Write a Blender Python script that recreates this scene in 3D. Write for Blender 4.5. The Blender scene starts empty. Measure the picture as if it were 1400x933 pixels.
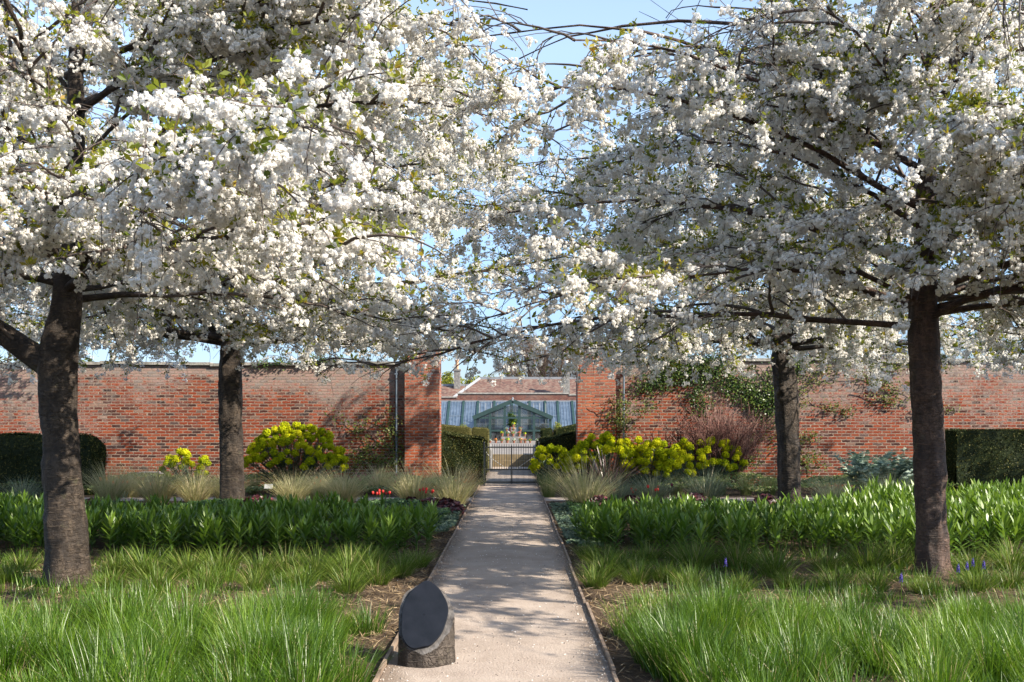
import bpy, math, random
import numpy as np
from math import radians as R, pi, sin, cos, sqrt
rng = np.random.default_rng(7)
random.seed(7)
scene = bpy.context.scene
COL = scene.collection
FP, CX, HZ, EYE = 1361.0, 702.0, 578.0, 1.6

def at(x, y, d):
    """photo position (1400 px wide) at distance d -> world point"""
    return ((x-CX)/FP*d, d, EYE-(y-HZ)/FP*d)

def ground_at(x, y):
    d = EYE*FP/(y-HZ)
    return ((x-CX)/FP*d, d)

# ------------------------------------------------------------------ mesh helpers
class MB:
    """collects vertices and faces, then links them as one mesh object"""
    def __init__(s):
        s.V = []; s.F3 = []; s.F4 = []; s.A = []; s.n = 0
        s.M3 = []; s.M4 = []
    def add(s, V, F, var=0.5, m=0):
        V = np.asarray(V, float).reshape(-1, 3)
        F = np.asarray(F, int)
        if F.size == 0: return
        if F.shape[1] == 3: s.F3.append(F+s.n); s.M3.append(np.full(len(F), m))
        else: s.F4.append(F+s.n); s.M4.append(np.full(len(F), m))
        s.V.append(V)
        s.A.append(np.broadcast_to(np.asarray(var, float), (len(V),)))
        s.n += len(V)
    def box(s, x0, x1, y0, y1, z0, z1, var=0.5, m=0):
        V = [(x0,y0,z0),(x1,y0,z0),(x1,y1,z0),(x0,y1,z0),(x0,y0,z1),(x1,y0,z1),(x1,y1,z1),(x0,y1,z1)]
        F = [(0,3,2,1),(4,5,6,7),(0,1,5,4),(1,2,6,5),(2,3,7,6),(3,0,4,7)]
        s.add(V, F, var, m)
    def bar(s, a, b, w, t=None, var=0.5, m=0):
        """square bar from a to b, width w (sideways) and t (the other way)"""
        t = t or w
        a = np.array(a, float); b = np.array(b, float); d = b-a; d /= np.linalg.norm(d)
        ref = np.array([0,1.0,0]) if abs(d[1]) < .9 else np.array([0,0,1.0])
        u = np.cross(d, ref); u /= np.linalg.norm(u); v = np.cross(d, u)
        c = [(-1,-1),(1,-1),(1,1),(-1,1)]
        V = [a+u*i*w/2+v*j*t/2 for i,j in c]+[b+u*i*w/2+v*j*t/2 for i,j in c]
        F = [(3,2,1,0),(4,5,6,7),(0,1,5,4),(1,2,6,5),(2,3,7,6),(3,0,4,7)]
        s.add(V, F, var, m)
    def build(s, name, mats, parent=None, smooth=False, loc=None):
        me = bpy.data.meshes.new(name)
        V = np.concatenate(s.V); A = np.concatenate(s.A)
        F3 = np.concatenate(s.F3) if s.F3 else np.zeros((0,3), int)
        F4 = np.concatenate(s.F4) if s.F4 else np.zeros((0,4), int)
        M = np.concatenate(([np.concatenate(s.M3)] if s.M3 else []) + ([np.concatenate(s.M4)] if s.M4 else []))
        if loc is not None: V = V-np.asarray(loc)
        me.vertices.add(len(V)); me.vertices.foreach_set('co', V.astype(np.float32).ravel())
        loops = np.concatenate([F3.ravel(), F4.ravel()]).astype(np.int32)
        me.loops.add(len(loops)); me.loops.foreach_set('vertex_index', loops)
        n = len(F3)+len(F4)
        tot = np.concatenate([np.full(len(F3),3), np.full(len(F4),4)]).astype(np.int32)
        st = np.concatenate([[0], np.cumsum(tot)[:-1]]).astype(np.int32)
        me.polygons.add(n); me.polygons.foreach_set('loop_start', st)
        me.polygons.foreach_set('loop_total', tot)
        me.polygons.foreach_set('material_index', M.astype(np.int32))
        if smooth or len(V) < 20000: me.polygons.foreach_set('use_smooth', np.full(n, bool(smooth)))
        at_ = me.attributes.new('var', 'FLOAT', 'POINT'); at_.data.foreach_set('value', A.astype(np.float32))
        me.update(calc_edges=True)
        for m in (mats if isinstance(mats, (list, tuple)) else [mats]): me.materials.append(m)
        o = bpy.data.objects.new(name, me); COL.objects.link(o)
        if loc is not None: o.location = loc
        if parent is not None: o.parent = parent
        return o

def tag(o, label=None, cat=None, group=None, kind=None):
    if label: o['label'] = label
    if cat: o['category'] = cat
    if group: o['group'] = group
    if kind: o['kind'] = kind
    return o

def empty(name, loc=(0,0,0), rz=0):
    o = bpy.data.objects.new(name, None); COL.objects.link(o)
    o.location = loc; o.rotation_euler = (0,0,rz); o.empty_display_size = .2
    return o

def copy_tree(o, loc=None, rz=None, sc=None, parent=None):
    c = o.copy(); COL.objects.link(c)
    if parent is not None: c.parent = parent
    if loc is not None: c.location = loc
    if rz is not None: c.rotation_euler = (0,0,rz)
    if sc is not None: c.scale = (sc,)*3 if np.isscalar(sc) else sc
    for ch in list(o.children): copy_tree(ch, parent=c)
    return c

def norm(v): return v/np.maximum(np.linalg.norm(v, axis=-1, keepdims=True), 1e-9)

def tubes(P, Rd, sides=3, squash=None):
    """P (M,n,3) paths, Rd (M,n) radii -> V, F"""
    P = np.asarray(P, float); M, n, _ = P.shape
    T = np.empty_like(P); T[:,1:-1] = P[:,2:]-P[:,:-2]; T[:,0] = P[:,1]-P[:,0]; T[:,-1] = P[:,-1]-P[:,-2]
    T = norm(T)
    mean = norm(T.mean(1))
    ref = np.where(np.abs(mean[:,2:3]) < .8, np.array([[0,0,1.0]]), np.array([[1.0,0,0]]))
    U = norm(np.cross(T, ref[:,None,:])); W = np.cross(T, U)
    a = np.arange(sides)*2*pi/sides
    V = P[:,:,None,:] + Rd[:,:,None,None]*(U[:,:,None,:]*np.cos(a)[None,None,:,None]+W[:,:,None,:]*np.sin(a)[None,None,:,None])
    idx = np.arange(M*n*sides).reshape(M,n,sides)
    a0 = idx[:,:-1,:]; b0 = idx[:,1:,:]
    F = np.stack([a0, np.roll(a0,-1,2), np.roll(b0,-1,2), b0], -1).reshape(-1,4)
    return V.reshape(-1,3), F

def paths(P0, az, e0, e1, L, n, wob=.12, pw=1.3, rg=rng):
    """batch of curved growth paths -> (M,n,3)"""
    M = len(az)
    t = np.linspace(0,1,n)
    el = e0[:,None]+(e1-e0)[:,None]*t[None,:]**pw + rg.normal(0,wob*.5,(M,n))
    A = az[:,None]+np.cumsum(rg.normal(0,wob,(M,n)),1)
    D = np.stack([np.cos(el)*np.cos(A), np.cos(el)*np.sin(A), np.sin(el)],-1)*(L/(n-1))[:,None,None]
    P = np.concatenate([P0[:,None,:], P0[:,None,:]+np.cumsum(D[:,:-1],1)],1)
    return P

def sample(P, i, t):
    """points at fraction t on path i, plus azimuth and elevation there"""
    n = P.shape[1]; f = t*(n-1); k = np.minimum(f.astype(int), n-2); w = (f-k)[:,None]
    a = P[i,k]; b = P[i,k+1]; d = b-a
    return a*(1-w)+b*w, np.arctan2(d[:,1],d[:,0]), np.arctan2(d[:,2], np.hypot(d[:,0],d[:,1]))

def blades(base, az, th0, th1, L, w, nseg=4, prof='taper', var=None, twist=.5, rg=rng, cup=0):
    """strap blades: th = angle from vertical at the foot and tip; returns V,F,var"""
    N = len(base); t = np.linspace(0,1,nseg+1)
    th = th0[:,None]+(th1-th0)[:,None]*t[None,:]**1.2
    dl = (L/nseg)[:,None]
    h = np.concatenate([np.zeros((N,1)), np.cumsum(np.sin(th[:,:-1])*dl,1)],1)
    z = np.concatenate([np.zeros((N,1)), np.cumsum(np.cos(th[:,:-1])*dl,1)],1)
    C = np.stack([h*np.cos(az)[:,None], h*np.sin(az)[:,None], z],-1)+base[:,None,:]
    sa = az+pi/2+rg.normal(0,twist,N)
    S = np.stack([np.cos(sa),np.sin(sa),np.zeros(N)],-1)[:,None,:]
    if prof == 'taper': pr = (1-t)**.6*.97+.03
    elif prof == 'leaf': pr = np.sin(np.clip(t*.93+.07,0,1)*pi)**.8*.95+.03
    else: pr = np.where(t<.75,1,(1-t)/.25*.95+.05)
    W = (w[:,None]*pr[None,:])[:,:,None]/2
    V = np.stack([C-S*W, C+S*W],2)
    idx = np.arange(N*(nseg+1)*2).reshape(N,nseg+1,2)
    F = np.stack([idx[:,:-1,0],idx[:,:-1,1],idx[:,1:,1],idx[:,1:,0]],-1).reshape(-1,4)
    if var is None: var = rg.random(N)
    A = np.repeat(var, (nseg+1)*2)
    return V.reshape(-1,3), F, A

def kites(P, N_, size, wr=.5, rg=rng, var=None, up=None, fold=0):
    """one leaf/petal kite per point, long axis along `up` (random in plane if None), facing N_"""
    n = len(P)
    if up is None: up = rg.normal(size=(n,3))
    N_ = norm(N_); T = norm(up-(up*N_).sum(-1,keepdims=True)*N_); S = np.cross(N_,T)
    s = np.asarray(size).reshape(-1,1)*np.ones((n,1))
    a = P-T*s*.5; b = P+S*s*wr*.5+T*s*.05+N_*s*fold; c = P+T*s*.5; d = P-S*s*wr*.5+T*s*.05+N_*s*fold
    V = np.stack([a,b,c,d],1).reshape(-1,3)
    F = np.arange(n*4).reshape(n,4)
    if var is None: var = rg.random(n)
    return V, F, np.repeat(var,4)

def sph(n, rg=rng):
    return norm(rg.normal(size=(n,3)))

def lathe(prof, sides=24):
    prof = np.array(prof, float); a = np.arange(sides)*2*pi/sides
    V = np.stack([prof[:,0][:,None]*np.cos(a), prof[:,0][:,None]*np.sin(a), np.repeat(prof[:,1][:,None],sides,1)],-1)
    n = len(prof); idx = np.arange(n*sides).reshape(n,sides)
    F = np.stack([idx[:-1],np.roll(idx[:-1],-1,1),np.roll(idx[1:],-1,1),idx[1:]],-1).reshape(-1,4)
    return V.reshape(-1,3), F

# ------------------------------------------------------------------ materials
def newmat(name):
    m = bpy.data.materials.new(name); m.use_nodes = True
    nt = m.node_tree; nt.nodes.clear()
    out = nt.nodes.new('ShaderNodeOutputMaterial')
    return m, nt, out

def N(nt, typ, **kw):
    n = nt.nodes.new(typ)
    for k, v in kw.items():
        if k.startswith('i_'):
            n.inputs[k[2:].replace('_',' ')].default_value = v
        else: setattr(n, k, v)
    return n

def ramp(nt, src, stops, interp='LINEAR'):
    r = nt.nodes.new('ShaderNodeValToRGB'); cr = r.color_ramp; cr.interpolation = interp
    while len(cr.elements) > 1: cr.elements.remove(cr.elements[-1])
    cr.elements[0].position = stops[0][0]; cr.elements[0].color = (*stops[0][1],1)
    for p, c in stops[1:]:
        e = cr.elements.new(p); e.color = (*c,1)
    nt.links.new(src, r.inputs['Fac'])
    return r

def leaf_mat(name, stops, trans=.35, gloss=.04, rough=.5, tcol=None, per_object=0):
    """stops: colour by the per-leaf attribute; diffuse + translucent + a little gloss"""
    m, nt, out = newmat(name)
    at_ = N(nt,'ShaderNodeAttribute', attribute_name='var')
    src = at_.outputs['Fac']
    if per_object:
        oi = N(nt,'ShaderNodeObjectInfo'); src = math_(nt,'ADD', math_(nt,'MULTIPLY',src,1-per_object), math_(nt,'MULTIPLY',oi.outputs['Random'],per_object))
    r = ramp(nt, src, stops)
    d = N(nt,'ShaderNodeBsdfDiffuse'); t = N(nt,'ShaderNodeBsdfTranslucent')
    nt.links.new(r.outputs['Color'], d.inputs['Color'])
    if tcol:
        mm = N(nt,'ShaderNodeMix', data_type='RGBA', blend_type='MULTIPLY'); mm.inputs['Factor'].default_value = 1
        nt.links.new(r.outputs['Color'], mm.inputs[6]); mm.inputs[7].default_value = (*tcol,1)
        nt.links.new(mm.outputs[2], t.inputs['Color'])
    else: nt.links.new(r.outputs['Color'], t.inputs['Color'])
    mx = N(nt,'ShaderNodeMixShader'); mx.inputs['Fac'].default_value = trans
    nt.links.new(d.outputs[0], mx.inputs[1]); nt.links.new(t.outputs[0], mx.inputs[2])
    last = mx
    if gloss:
        g = N(nt,'ShaderNodeBsdfGlossy'); g.inputs['Roughness'].default_value = rough; g.inputs['Color'].default_value = (1,1,1,1)
        m2 = N(nt,'ShaderNodeMixShader'); m2.inputs['Fac'].default_value = gloss
        nt.links.new(mx.outputs[0], m2.inputs[1]); nt.links.new(g.outputs[0], m2.inputs[2]); last = m2
    nt.links.new(last.outputs[0], out.inputs['Surface'])
    return m

def plain(name, col, rough=.7, metal=0, spec=.5, noise=None, nscale=8, bump=0, bscale=40, col2=None):
    m, nt, out = newmat(name)
    p = N(nt,'ShaderNodeBsdfPrincipled')
    p.inputs['Roughness'].default_value = rough; p.inputs['Metallic'].default_value = metal
    p.inputs['Specular IOR Level'].default_value = spec
    tc = N(nt,'ShaderNodeTexCoord')
    if col2 is not None:
        no = N(nt,'ShaderNodeTexNoise'); no.inputs['Scale'].default_value = nscale; no.inputs['Detail'].default_value = 6
        nt.links.new(tc.outputs['Object'], no.inputs['Vector'])
        r = ramp(nt, no.outputs['Fac'], [(.35,col),(.65,col2)])
        nt.links.new(r.outputs['Color'], p.inputs['Base Color'])
    else: p.inputs['Base Color'].default_value = (*col,1)
    if bump:
        nb = N(nt,'ShaderNodeTexNoise'); nb.inputs['Scale'].default_value = bscale; nb.inputs['Detail'].default_value = 5
        nt.links.new(tc.outputs['Object'], nb.inputs['Vector'])
        b = N(nt,'ShaderNodeBump'); b.inputs['Strength'].default_value = bump; b.inputs['Distance'].default_value = .02
        nt.links.new(nb.outputs['Fac'], b.inputs['Height']); nt.links.new(b.outputs[0], p.inputs['Normal'])
    nt.links.new(p.outputs[0], out.inputs['Surface'])
    return m

def math_(nt, op, a, b=None, c=None, clamp=False):
    n = nt.nodes.new('ShaderNodeMath'); n.operation = op; n.use_clamp = clamp
    for i, v in enumerate((a,b,c)):
        if v is None: continue
        if isinstance(v,(int,float)): n.inputs[i].default_value = v
        else: nt.links.new(v, n.inputs[i])
    return n.outputs[0]

def mixc(nt, f, a, b):
    n = N(nt,'ShaderNodeMix', data_type='RGBA')
    for s, v in (('F',f),('A',a),('B',b)):
        i = {'F':0,'A':6,'B':7}[s]
        if isinstance(v,(int,float)): n.inputs[i].default_value = v
        elif isinstance(v,tuple): n.inputs[i].default_value = (*v,1)
        else: nt.links.new(v, n.inputs[i])
    return n.outputs[2]

def brick_mat(name, pale=.5, ztop=3.15, ramp_cols=None, mortar=(.35,.27,.21)):
    m, nt, out = newmat(name)
    p = N(nt,'ShaderNodeBsdfPrincipled'); p.inputs['Roughness'].default_value = .9; p.inputs['Specular IOR Level'].default_value = .15
    tc = N(nt,'ShaderNodeTexCoord'); sx = N(nt,'ShaderNodeSeparateXYZ'); nt.links.new(tc.outputs['Object'], sx.inputs[0])
    wn = N(nt,'ShaderNodeTexNoise'); wn.inputs['Scale'].default_value = 1.3; wn.inputs['Detail'].default_value = 3
    nt.links.new(tc.outputs['Object'], wn.inputs['Vector'])
    u = math_(nt,'ADD', sx.outputs[0], sx.outputs[1])
    wz = math_(nt,'MULTIPLY_ADD', wn.outputs['Fac'], .025, sx.outputs[2])
    # small ragged edge per brick
    en = N(nt,'ShaderNodeTexNoise'); en.inputs['Scale'].default_value = 16; en.inputs['Detail'].default_value = 4
    nt.links.new(tc.outputs['Object'], en.inputs['Vector'])
    u2 = math_(nt,'MULTIPLY_ADD', en.outputs['Fac'], .11, u)
    wz2 = math_(nt,'MULTIPLY_ADD', en.outputs['Fac'], .034, wz)
    cb = N(nt,'ShaderNodeCombineXYZ'); nt.links.new(u2, cb.inputs[0]); nt.links.new(wz2, cb.inputs[1])
    br = N(nt,'ShaderNodeTexBrick'); nt.links.new(cb.outputs[0], br.inputs['Vector'])
    br.inputs['Scale'].default_value = 1; br.inputs['Brick Width'].default_value = .225; br.inputs['Row Height'].default_value = .075
    br.inputs['Mortar Size'].default_value = .011; br.inputs['Mortar Smooth'].default_value = .25; br.inputs['Bias'].default_value = 0
    br.inputs['Color1'].default_value = (0,0,0,1); br.inputs['Color2'].default_value = (1,1,1,1); br.inputs['Mortar'].default_value = (.5,.5,.5,1)
    # cell value is in the colour
    sc = N(nt,'ShaderNodeSeparateColor'); nt.links.new(br.outputs['Color'], sc.inputs[0])
    cols = ramp_cols or [(0,(0.034,0.019,0.018)),(.14,(0.084,0.027,0.019)),(.28,(0.193,0.038,0.018)),(.45,(0.252,0.053,0.022)),(.6,(0.143,0.034,0.019)),(.75,(0.277,0.068,0.029)),(.88,(0.168,0.053,0.034)),(.95,(0.071,0.046,0.044)),(1,(0.269,0.160,0.120))]
    r = ramp(nt, sc.outputs[0], cols)
    big = N(nt,'ShaderNodeTexNoise'); big.inputs['Scale'].default_value = .55; big.inputs['Detail'].default_value = 7; big.inputs['Roughness'].default_value = .65
    nt.links.new(tc.outputs['Object'], big.inputs['Vector'])
    fine = N(nt,'ShaderNodeTexNoise'); fine.inputs['Scale'].default_value = 9; fine.inputs['Detail'].default_value = 6; fine.inputs['Roughness'].default_value = .75
    nt.links.new(tc.outputs['Object'], fine.inputs['Vector'])
    # lime bloom: pale weathering, more of it high on the wall
    hgt = math_(nt,'MULTIPLY_ADD', sx.outputs[2], .50/ztop, -.28)
    bl = math_(nt,'ADD', math_(nt,'ADD', big.outputs['Fac'], hgt), math_(nt,'MULTIPLY_ADD', fine.outputs['Fac'], .9, -.45))
    bl = math_(nt,'ADD', bl, math_(nt,'MULTIPLY', math_(nt,'GREATER_THAN', math_(nt,'MULTIPLY_ADD', fine.outputs['Fac'], .5, sx.outputs[2]), ztop-.12), .22))
    blr = ramp(nt, bl, [(.50,(0,0,0)),(.68,(1,1,1))])
    c1 = mixc(nt, math_(nt,'MULTIPLY', blr.outputs['Color'], pale), r.outputs['Color'], (.36,.31,.285))
    # dark grime
    gr = N(nt,'ShaderNodeTexNoise'); gr.inputs['Scale'].default_value = 3.2; gr.inputs['Detail'].default_value = 8; gr.inputs['Roughness'].default_value = .7
    nt.links.new(tc.outputs['Object'], gr.inputs['Vector'])
    grr = ramp(nt, gr.outputs['Fac'], [(.5,(0,0,0)),(.72,(1,1,1))])
    c2 = mixc(nt, math_(nt,'MULTIPLY', grr.outputs['Color'], .55), c1, (.10,.07,.065))
    mo = mixc(nt, ramp(nt, fine.outputs['Fac'],[(.4,(0,0,0)),(.62,(1,1,1))]).outputs['Color'], mortar, (.15,.12,.105))
    c3 = mixc(nt, br.outputs['Fac'], c2, mo)
    nt.links.new(c3, p.inputs['Base Color'])
    hh = math_(nt,'ADD', math_(nt,'MULTIPLY', br.outputs['Fac'], -1.0), math_(nt,'ADD', math_(nt,'MULTIPLY', fine.outputs['Fac'], 1.2), math_(nt,'MULTIPLY', sc.outputs[0], .7)))
    b = N(nt,'ShaderNodeBump'); b.inputs['Strength'].default_value = .8; b.inputs['Distance'].default_value = .012
    nt.links.new(hh, b.inputs['Height']); nt.links.new(b.outputs[0], p.inputs['Normal'])
    nt.links.new(p.outputs[0], out.inputs['Surface'])
    return m

def bark_mat(name, c1, c2, c3, gloss=.3, lent=1.0):
    m, nt, out = newmat(name)
    p = N(nt,'ShaderNodeBsdfPrincipled'); p.inputs['Roughness'].default_value = .62; p.inputs['Specular IOR Level'].default_value = gloss
    tc = N(nt,'ShaderNodeTexCoord')
    def noise(scale3, sc, det=8, rough=.65):
        mp = N(nt,'ShaderNodeMapping'); mp.inputs['Scale'].default_value = scale3; nt.links.new(tc.outputs['Object'], mp.inputs[0])
        n = N(nt,'ShaderNodeTexNoise'); n.inputs['Scale'].default_value = sc; n.inputs['Detail'].default_value = det; n.inputs['Roughness'].default_value = rough
        nt.links.new(mp.outputs[0], n.inputs['Vector']); return n.outputs['Fac']
    broad = noise((1,1,.7), 4.5); fine = noise((1,1,1), 26, 8, .75); vert = noise((1,1,.28), 13, 7, .6)
    len_ = noise((1,1,6.5), 7, 4, .6)
    # warped plates with dark cracks between
    wv = N(nt,'ShaderNodeTexNoise'); wv.inputs['Scale'].default_value = 7; wv.inputs['Detail'].default_value = 4; nt.links.new(tc.outputs['Object'], wv.inputs['Vector'])
    va = N(nt,'ShaderNodeVectorMath', operation='MULTIPLY_ADD'); nt.links.new(wv.outputs['Color'], va.inputs[0]); va.inputs[1].default_value = (.4,.4,.4); nt.links.new(tc.outputs['Object'], va.inputs[2])
    mp = N(nt,'ShaderNodeMapping'); mp.inputs['Scale'].default_value = (13,13,7); nt.links.new(va.outputs[0], mp.inputs[0])
    vo = N(nt,'ShaderNodeTexVoronoi', feature='DISTANCE_TO_EDGE'); nt.links.new(mp.outputs[0], vo.inputs['Vector']); vo.inputs['Scale'].default_value = 1
    crack = ramp(nt, vo.outputs['Distance'], [(.0,(.8,.8,.8)),(.05,(.2,.2,.2)),(.12,(0,0,0))]).outputs['Color']
    crack = math_(nt,'MULTIPLY', crack, ramp(nt, broad, [(.47,(0,0,0)),(.62,(1,1,1))]).outputs['Color'])
    lr_ = ramp(nt, len_, [(.55,(0,0,0)),(.62,(1,1,1))]).outputs['Color']
    s = math_(nt,'ADD', math_(nt,'MULTIPLY',broad,.4), math_(nt,'ADD', math_(nt,'MULTIPLY',vert,.3), math_(nt,'MULTIPLY',fine,.3)))
    r = ramp(nt, s, [(.37,c1),(.49,c2),(.60,c3)])
    c = mixc(nt, math_(nt,'MULTIPLY',lr_,.5*lent), r.outputs['Color'], tuple(min(1,x*1.25) for x in c3))
    c = mixc(nt, math_(nt,'MULTIPLY',crack,.5), c, tuple(x*.5 for x in c1))
    l = noise((1,1,1), 5.5, 9, .7); lr = ramp(nt, l, [(.60,(0,0,0)),(.68,(1,1,1))])
    c = mixc(nt, math_(nt,'MULTIPLY',lr.outputs['Color'],.35), c, (.15,.14,.075))
    nt.links.new(c, p.inputs['Base Color'])
    h = math_(nt,'ADD', math_(nt,'MULTIPLY',s,1.4), math_(nt,'ADD', math_(nt,'MULTIPLY',lr_,.30*lent), math_(nt,'MULTIPLY',crack,-.3)))
    bu = N(nt,'ShaderNodeBump'); bu.inputs['Strength'].default_value = 1.0; bu.inputs['Distance'].default_value = .04
    nt.links.new(h, bu.inputs['Height']); nt.links.new(bu.outputs[0], p.inputs['Normal'])
    nt.links.new(p.outputs[0], out.inputs['Surface'])
    return m

M = {}
M['brick'] = brick_mat('old_brick', pale=.62)
M['brick_pier'] = brick_mat('pier_brick', pale=.18, ramp_cols=[(0,(0.118,0.032,0.020)),(.2,(0.269,0.060,0.024)),(.5,(0.353,0.084,0.032)),(.8,(0.286,0.064,0.028)),(1,(0.386,0.152,0.080))])
M['brick_far'] = brick_mat('far_brick', pale=.2, ztop=6, mortar=(.17,.13,.11), ramp_cols=[(0,(.09,.035,.028)),(.5,(.17,.055,.038)),(1,(.20,.10,.07))])
M['stone'] = plain('coping_stone',(.20,.19,.17),.9,col2=(.34,.32,.29),nscale=6,bump=.6)
M['bark_dark'] = bark_mat('bark_grey_brown',(.009,.0065,.005),(.030,.022,.017),(.090,.066,.048),.3)
M['bark_red'] = bark_mat('bark_red_brown',(.009,.005,.004),(.042,.021,.014),(.135,.078,.054),.45)
M['twig'] = plain('twig_bark',(.035,.022,.018),.6,col2=(.10,.075,.06),nscale=3)
M['petal'] = leaf_mat('white_petal',[(0,(.89,.875,.845)),(.80,(.92,.90,.87)),(.93,(.88,.80,.74)),(1,(.76,.55,.46))],trans=.57,gloss=0)
M['cherry_leaf'] = leaf_mat('young_cherry_leaf',[(0,(.10,.14,.012)),(.5,(.24,.26,.02)),(.78,(.38,.30,.03)),(1,(.30,.11,.03))],trans=.5,gloss=.02)
M['grass'] = leaf_mat('fresh_grass',[(0,(.05,.115,.008)),(.5,(.115,.215,.014)),(.86,(.20,.31,.025)),(.93,(.38,.31,.14)),(1,(.46,.37,.20))],trans=.45,gloss=.03,rough=.4)
M['sedge'] = leaf_mat('sedge_green',[(0,(.045,.085,.010)),(.6,(.11,.18,.02)),(.9,(.19,.25,.04)),(1,(.38,.31,.15))],trans=.4,gloss=.02)
M['stipa'] = leaf_mat('pale_straw_grass',[(0,(.18,.22,.07)),(.4,(.40,.39,.17)),(.8,(.56,.49,.27)),(1,(.64,.54,.34))],trans=.45,gloss=.04)
M['stipa_red'] = leaf_mat('rusty_grass',[(0,(.12,.07,.02)),(.5,(.26,.12,.04)),(.8,(.34,.18,.07)),(1,(.30,.24,.10))],trans=.4)
M['blue_grass'] = leaf_mat('blue_green_grass',[(0,(.07,.12,.07)),(.5,(.15,.20,.12)),(.85,(.26,.28,.17)),(1,(.40,.36,.22))],trans=.35)
M['fine_green'] = leaf_mat('fine_green_grass',[(0,(.06,.12,.02)),(.6,(.15,.21,.05)),(1,(.36,.32,.14))],trans=.4)
M['lily'] = leaf_mat('strap_leaf_green',[(0,(.035,.085,.008)),(.5,(.09,.175,.012)),(.9,(.20,.31,.03)),(1,(.30,.38,.06))],trans=.38,gloss=.045,rough=.45)
M['cover'] = leaf_mat('ground_cover_leaf',[(0,(.02,.055,.012)),(.6,(.045,.11,.02)),(1,(.09,.17,.04))],trans=.3,gloss=.05)
M['heuchera'] = leaf_mat('dark_red_leaf',[(0,(.03,.006,.01)),(.6,(.09,.012,.022)),(1,(.17,.035,.04))],trans=.25,gloss=.06)
M['euph_flower'] = leaf_mat('lime_bract',[(0,(.20,.27,.015)),(.35,(.38,.43,.012)),(.65,(.52,.52,.012)),(1,(.64,.58,.04))],trans=.3,gloss=0,per_object=.5)
M['euph_leaf'] = leaf_mat('grey_green_leaf',[(0,(.05,.09,.05)),(.6,(.10,.15,.09)),(1,(.17,.22,.14))],trans=.2)
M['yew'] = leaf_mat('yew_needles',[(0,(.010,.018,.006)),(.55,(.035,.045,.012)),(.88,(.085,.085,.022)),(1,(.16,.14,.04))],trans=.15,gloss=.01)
M['yew_lit'] = leaf_mat('yew_needles_lit_tint',[(0,(.06,.06,.02)),(.6,(.13,.12,.045)),(1,(.21,.18,.08))],trans=.15,gloss=0)  # lighter copy of the yew, with sunlight painted into the needle colour
M['rose_leaf'] = leaf_mat('climber_leaf',[(0,(.04,.065,.012)),(.6,(.10,.14,.022)),(.9,(.19,.19,.035)),(1,(.20,.09,.04))],trans=.35,gloss=.015)
M['ivy_leaf'] = leaf_mat('ivy_leaf',[(0,(.015,.035,.008)),(.6,(.04,.08,.015)),(1,(.14,.19,.03))],trans=.25,gloss=.02,rough=.35)
M['red_twig'] = leaf_mat('red_brown_twig',[(0,(.10,.05,.045)),(.6,(.20,.105,.09)),(1,(.32,.20,.17))],trans=0,gloss=0)
M['phormium'] = leaf_mat('bronze_strap_leaf',[(0,(.05,.02,.018)),(.6,(.15,.06,.045)),(.9,(.26,.13,.08)),(1,(.34,.24,.16))],trans=.15,gloss=.1,rough=.35)
M['cardoon'] = leaf_mat('silver_green_leaf',[(0,(.09,.15,.10)),(.6,(.20,.28,.20)),(1,(.34,.42,.33))],trans=.25,gloss=.04)
M['far_leaf'] = leaf_mat('spring_tree_leaf',[(0,(.10,.12,.02)),(.6,(.22,.24,.035)),(1,(.34,.33,.06))],trans=.35,gloss=0)
M['dark_crown'] = leaf_mat('evergreen_leaf',[(0,(.03,.05,.01)),(1,(.09,.12,.03))],trans=.3)
M['bare_twig'] = plain('winter_twig',(.16,.115,.085),.9)
M['bare_twig_pale'] = plain('pale_winter_twig',(.20,.17,.16),.9)
M['straw'] = leaf_mat('dead_grass',[(0,(.09,.06,.035)),(.6,(.24,.17,.10)),(1,(.42,.32,.20))],trans=.1,gloss=0)
M['tulip_orange'] = leaf_mat('orange_petal',[(0,(.70,.14,.03)),(1,(.85,.26,.07))],trans=.3,gloss=.03)
M['tulip_red'] = leaf_mat('coral_red_petal',[(0,(.60,.04,.035)),(1,(.78,.10,.08))],trans=.3,gloss=.03)
M['tulip_plum'] = leaf_mat('magenta_petal',[(0,(.22,.01,.07)),(1,(.42,.03,.16))],trans=.3,gloss=.03)
M['muscari'] = leaf_mat('blue_flower',[(0,(.07,.05,.30)),(1,(.18,.14,.50))],trans=.2,gloss=0)
M['gate'] = plain('gate_iron',(.018,.022,.026),.45,metal=.3)
M['strap'] = plain('pale_steel',(.35,.34,.32),.5)
M['pipe'] = plain('grey_blue_paint',(.11,.14,.18),.5)
M['green_paint'] = plain('blue_green_paint',(.013,.036,.034),.5,col2=(.02,.048,.045),nscale=4)
M['slate'] = plain('dark_slate',(.005,.007,.011),.5,col2=(.010,.012,.018),nscale=9,bump=.05,bscale=30,spec=.16)
M['edging'] = plain('timber_edging',(.13,.09,.065),.85,col2=(.30,.22,.16),nscale=7,bump=.4)
M['terracotta'] = plain('terracotta',(.22,.085,.05),.8)
M['label'] = plain('label_white',(.55,.56,.58),.4)
M['block'] = plain('grey_slab',(.17,.16,.17),.9,col2=(.30,.27,.27),nscale=9,bump=.4)
M['sand_stone'] = plain('sandstone',(.13,.095,.045),.9,col2=(.20,.15,.085),nscale=5,bump=.4)
M['grey_stone'] = plain('grey_stone',(.13,.125,.12),.9,col2=(.25,.235,.22),nscale=8,bump=.6)
M['lead'] = plain('lead_flashing',(.20,.21,.23),.5)
M['pot_white'] = plain('chimney_pot_pale',(.6,.58,.55),.8)
M['pot_clay'] = plain('chimney_pot_clay',(.45,.28,.18),.8)
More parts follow.
